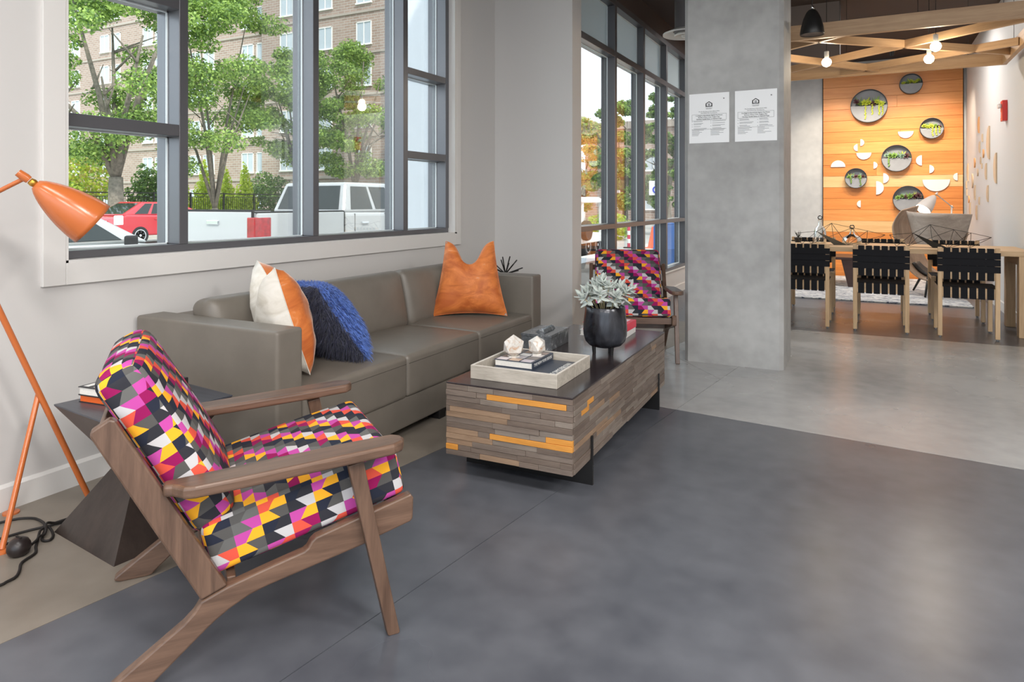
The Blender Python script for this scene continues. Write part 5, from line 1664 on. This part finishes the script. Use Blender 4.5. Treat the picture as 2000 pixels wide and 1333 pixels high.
def car(name, label, cat, loc, W_, lower, gh0, gh1, inset_, colmat, wheels, wr, extra=None, pillar=0.09, splits=(0.5,)):
    """lower: (y, z) outline of the body; gh0 / gh1: (y0, y1, z) of the greenhouse at its foot and its roof; right side at x = 0"""
    t = thing(name, label, cat, loc)
    MB().prism(lower, -W_, 0, lambda a, b, q: (q, a, b)).build('body', colmat, t, bevel=0.07, seg=3)
    (a0, a1, az), (b0, b1, bz) = gh0, gh1
    i0 = 0.05; i1 = inset_
    F = [(-W_ + i0, a0, az), (-i0, a0, az), (-i0, a1, az), (-W_ + i0, a1, az)]
    T = [(-W_ + i1, b0, bz), (-i1, b0, bz), (-i1, b1, bz), (-W_ + i1, b1, bz)]
    g = MB(); g.add(F + T, [(0, 1, 2, 3), (4, 5, 6, 7)] + [(i, (i + 1) % 4, (i + 1) % 4 + 4, i + 4) for i in range(4)])
    g.build('cabin', colmat, t, bevel=0.06, seg=3)
    def face(i, j, s0, s1, v0, v1, name_):
        f0, f1, t0, t1 = Vector(F[i]), Vector(F[j]), Vector(T[i]), Vector(T[j])
        P = lambda s, v: (f0.lerp(f1, s)).lerp(t0.lerp(t1, s), v)
        q = [P(s0, v0), P(s1, v0), P(s1, v1), P(s0, v1)]
        n = (q[1] - q[0]).cross(q[3] - q[0]).normalized()
        mid = (F[0][0] + F[1][0]) / 2
        cen = Vector((mid, (a0 + a1) / 2, (az + bz) / 2))
        if n.dot(q[0] - cen) < 0: n = -n
        m = MB(); m.add([p - n * 0.02 for p in q] + [p + n * 0.008 for p in q], [(0, 1, 2, 3), (4, 5, 6, 7)] + [(k, (k + 1) % 4, (k + 1) % 4 + 4, k + 4) for k in range(4)])
        m.build(name_, M_cwin, t, bevel=0.004, seg=1)
    face(0, 1, 0.07, 0.93, 0.10, 0.88, 'rear_window')
    face(3, 2, 0.07, 0.93, 0.08, 0.90, 'windshield')
    cuts = [pillar] + [s for s in splits] + [1 - pillar]
    for s0, s1 in zip(cuts[:-1], cuts[1:]):
        face(1, 2, s0 + 0.02, s1 - 0.02, 0.10, 0.86, 'side_window'); face(0, 3, s0 + 0.02, s1 - 0.02, 0.10, 0.86, 'side_window')
    for y_ in wheels:
        wheel(t, -0.10, y_, wr, 1); wheel(t, -W_ + 0.10, y_, wr, -1)
    return t
M_truck = mat('truck_white', (176, 177, 178), 0.25, spec=0.6, coat=0.5)
lo_ = [(2.14, 0.40), (2.14, 1.29), (4.72, 1.26), (5.75, 1.16), (5.90, 1.02), (5.90, 0.45), (5.2, 0.38)]
t = car('pickup_truck', 'white crew cab pickup truck parked at the kerb outside the window', 'truck', (-8.76, 7.85, GZ), 1.98, lo_, (2.16, 4.75, 1.28), (2.38, 4.05, 1.87), 0.20, M_truck, (1.2, 4.85), 0.39, splits=(0.36, 0.68), pillar=0.06)
for x in (-0.07, -1.98):
    MB().box(x, x + 0.07, 0.05, 2.13, 0.50, 1.31).build('bed_side', M_truck, t, bevel=0.03, seg=3)
    MB().box(x + 0.002, x + 0.068, 0.02, 2.13, 1.30, 1.325).build('bed_rail_cap', M_tyre, t, bevel=0.008)
MB().box(-1.90, -0.08, 0.0, 0.07, 0.62, 1.325).build('tailgate', M_truck, t, bevel=0.02, seg=3)
MB().box(-1.90, -0.08, 0.003, 0.068, 1.315, 1.355).build('tailgate_cap', M_tyre, t, bevel=0.006)
MB().box(-1.90, -0.08, 0.05, 2.13, 0.55, 0.62).build('bed_floor', M_tyre, t)
MB().box(-1.98, 0.0, -0.10, 0.06, 0.42, 0.60).build('rear_bumper', M_chrome, t, bevel=0.03, seg=3)
for x in (-0.175, -1.985):
    MB().box(x, x + 0.18, -0.012, 0.34, 0.87, 1.23).build('tail_light', mat('tail_red', (150, 18, 24), 0.15, spec=0.8, var=0.3, vscale=16), t, bevel=0.015, seg=2)
MB().box(-1.13, -0.83, -0.025, 0.005, 1.10, 1.18).build('tailgate_handle', M_chrome, t, bevel=0.015, seg=2)
for y_ in (2.60, 3.55): MB().box(0.0, 0.04, y_, y_ + 0.2, 1.06, 1.10).build('door_handle', M_chrome, t, bevel=0.01, seg=2)
for x in (-0.082, -1.912): MB().box(x, x + 0.014, -0.002, 0.05, 0.60, 1.32).build('tailgate_gap', M_tyre, t)
MB().box(-0.02, 0.003, 2.128, 2.142, 0.6, 1.30).build('bed_gap', M_tyre, t)
MB().box(-1.5, -0.5, -0.104, -0.098, 0.46, 0.56).build('number_plate', M_white, t)
for y_ in (2.42, 3.35, 4.2): MB().box(-0.02, 0.004, y_, y_ + 0.012, 0.6, 1.26).build('door_gap', M_tyre, t)

M_red = mat('car_red', (176, 34, 46), 0.22, spec=0.6, coat=0.5)
lo_ = [(0.05, 0.30), (0.0, 0.55), (0.06, 0.95), (0.35, 1.05), (3.2, 0.98), (4.1, 0.80), (4.40, 0.62), (4.42, 0.32)]
t = car('red_hatchback', 'red hatchback car parked across the street in front of the maple', 'car', (-22.4, 14.25, GZ), 1.75, lo_, (0.20, 3.45, 1.02), (1.05, 2.45, 1.49), 0.22, M_red, (0.82, 3.52), 0.32, splits=(0.30, 0.60), pillar=0.1)
for x in (-0.20, -1.76):
    MB().box(x, x + 0.21, -0.01, 0.22, 0.70, 1.02).build('tail_light', mat('lamp_clear', (226, 222, 224), 0.2), t, bevel=0.03, seg=2)
MB().box(-1.13, -0.62, -0.015, 0.02, 0.68, 0.84).build('number_plate', M_white, t)
MB().box(-1.62, -0.13, -0.005, 0.2, 0.30, 0.44).build('rear_bumper', M_tyre, t, bevel=0.02)
for y_ in (1.35, 2.2): MB().box(0.0, 0.03, y_, y_ + 0.17, 0.86, 0.89).build('door_handle', M_red, t, bevel=0.008)
M_silver_c = mat('car_silver', (176, 178, 178), 0.3, 0.4, coat=0.4)
lo_ = [(0.05, 0.30), (0.0, 0.60), (0.10, 0.92), (1.0, 0.96), (3.1, 0.93), (4.3, 0.78), (4.6, 0.62), (4.62, 0.32)]
t = car('silver_sedan', 'silver sedan parked behind the pickup close to the window', 'car', (-8.7, 2.75, GZ), 1.78, lo_, (0.45, 3.30, 0.93), (1.25, 2.45, 1.42), 0.26, M_silver_c, (0.95, 3.65), 0.32, splits=(0.52,), pillar=0.1)
MB().box(0.02, 0.16, 2.85, 2.98, 0.90, 1.04).build('wing_mirror', M_tyre, t, bevel=0.03, seg=2)

# ---- shuttle cart, cones and kerb clutter outside the storefront
t = thing('shuttle_cart', 'white boxy shuttle cart with purple side panel parked outside the storefront', 'cart', (-7.15, 17.0, GZ))
M_cart = mat('cart_white', (226, 224, 222), 0.4)
MB().box(-1.3, 0.42, 0, 1.5, 0.36, 0.62).build('chassis', M_cart, t, bevel=0.03)
MB().prism([(-1.35, 1.62), (0.30, 1.62), (0.46, 1.52), (0.46, 1.46), (-1.35, 1.46)], -0.1, 1.6, lambda a, b, q: (a, q, b)).build('roof', M_cart, t, bevel=0.03)
for (x, y_) in ((0.36, 0.0), (0.10, 0.0), (-0.5, 0.0), (-1.28, 0.0), (0.36, 1.4), (-1.28, 1.4)):
    MB().box(x, x + 0.07, y_, y_ + 0.08, 0.6, 1.5).build('post', M_cart, t, bevel=0.01)
MB().box(-1.3, 0.0, -0.03, 0.0, 1.10, 1.52).build('side_banner', mat('purple', (120, 96, 180), 0.6), t)
MB().box(-1.25, -0.05, -0.02, 0.0, 0.62, 0.95).build('side_panel', mat('mint', (176, 226, 196), 0.6), t)
for (x, y_) in ((0.30, 0.45), (-1.18, 0.45), (0.30, 1.2), (-1.18, 1.2)): wheel(t, x, y_, 0.28, 1)
MB().lathe([(0.12, -0.07), (0.26, -0.08), (0.28, 0), (0.26, 0.08), (0.12, 0.07)], 24, (0.495, 0.10, 0.72), Matrix.Rotation(R(90), 3, 'Y')).build('spare_tyre', M_tyre, t, smooth=True, angle=40)

t = thing('traffic_cone', 'orange traffic cone on the pavement outside the storefront', 'traffic cone', (-5.57, 19.64, GZ + 0.13 * 1))
M_cone = mat('cone_orange', (240, 96, 52), 0.5)
MB().lathe([(0.15, 0.03), (0.035, 0.62), (0.02, 0.63)], 24).build('cone', M_cone, t, smooth=True, angle=40)
MB().box(-0.19, 0.19, -0.19, 0.19, 0, 0.03).build('base', M_cone, t, bevel=0.01)
t = thing('delineator_post', 'red and white striped marker post outside the storefront', 'post', (-6.20, 19.32, GZ + 0.13))
for k in range(5): MB().lathe([(0.045, 0.03 + k * 0.12), (0.045, 0.15 + k * 0.12)], 16).build('stripe', [mat('stripe_red', (196, 58, 84), 0.5), M_white][k % 2], t, smooth=True, angle=40)
MB().lathe([(0.16, 0), (0.16, 0.03)], 20).build('base', M_tyre, t)
t = thing('street_sign', 'white street sign with a blue symbol on a thin post', 'sign', (-6.2, 22.3, GZ + 0.13))
MB().tube([(0, 0, 0), (0, 0, 2.0)], 0.03, 8).build('post', M_wfr, t)
MB().box(-0.24, 0.24, -0.05, -0.03, 1.58, 2.06).build('sign_plate', M_wfr, t)
m = MB(); m.lathe([(0.08, 0), (0.12, 0), (0.12, 0.01), (0.08, 0.01)], 20, (0, -0.06, 1.76), Matrix.Rotation(R(90), 3, 'X'), capb=False, capt=False); m.box(-0.03, 0.03, -0.07, -0.05, 1.85, 1.98)
m.build('blue_symbol', mat('sign_blue', (40, 58, 200), 0.5), t)
t = thing('blue_barrel', 'tall blue plastic barrel outside the last storefront pane', 'barrel', (-3.62, 13.6, GZ + 0.13))
MB().lathe([(0.20, 0), (0.22, 0.05), (0.22, 0.40), (0.235, 0.42), (0.22, 0.44), (0.22, 0.85), (0.19, 0.90)], 24).build('drum', mat('barrel_blue', (52, 112, 190), 0.5), t, smooth=True, angle=40)
MB().lathe([(0.195, 0.90), (0.195, 0.93), (0.10, 0.95)], 24).build('lid', mat('barrel_blue', (52, 112, 190), 0.5), t)
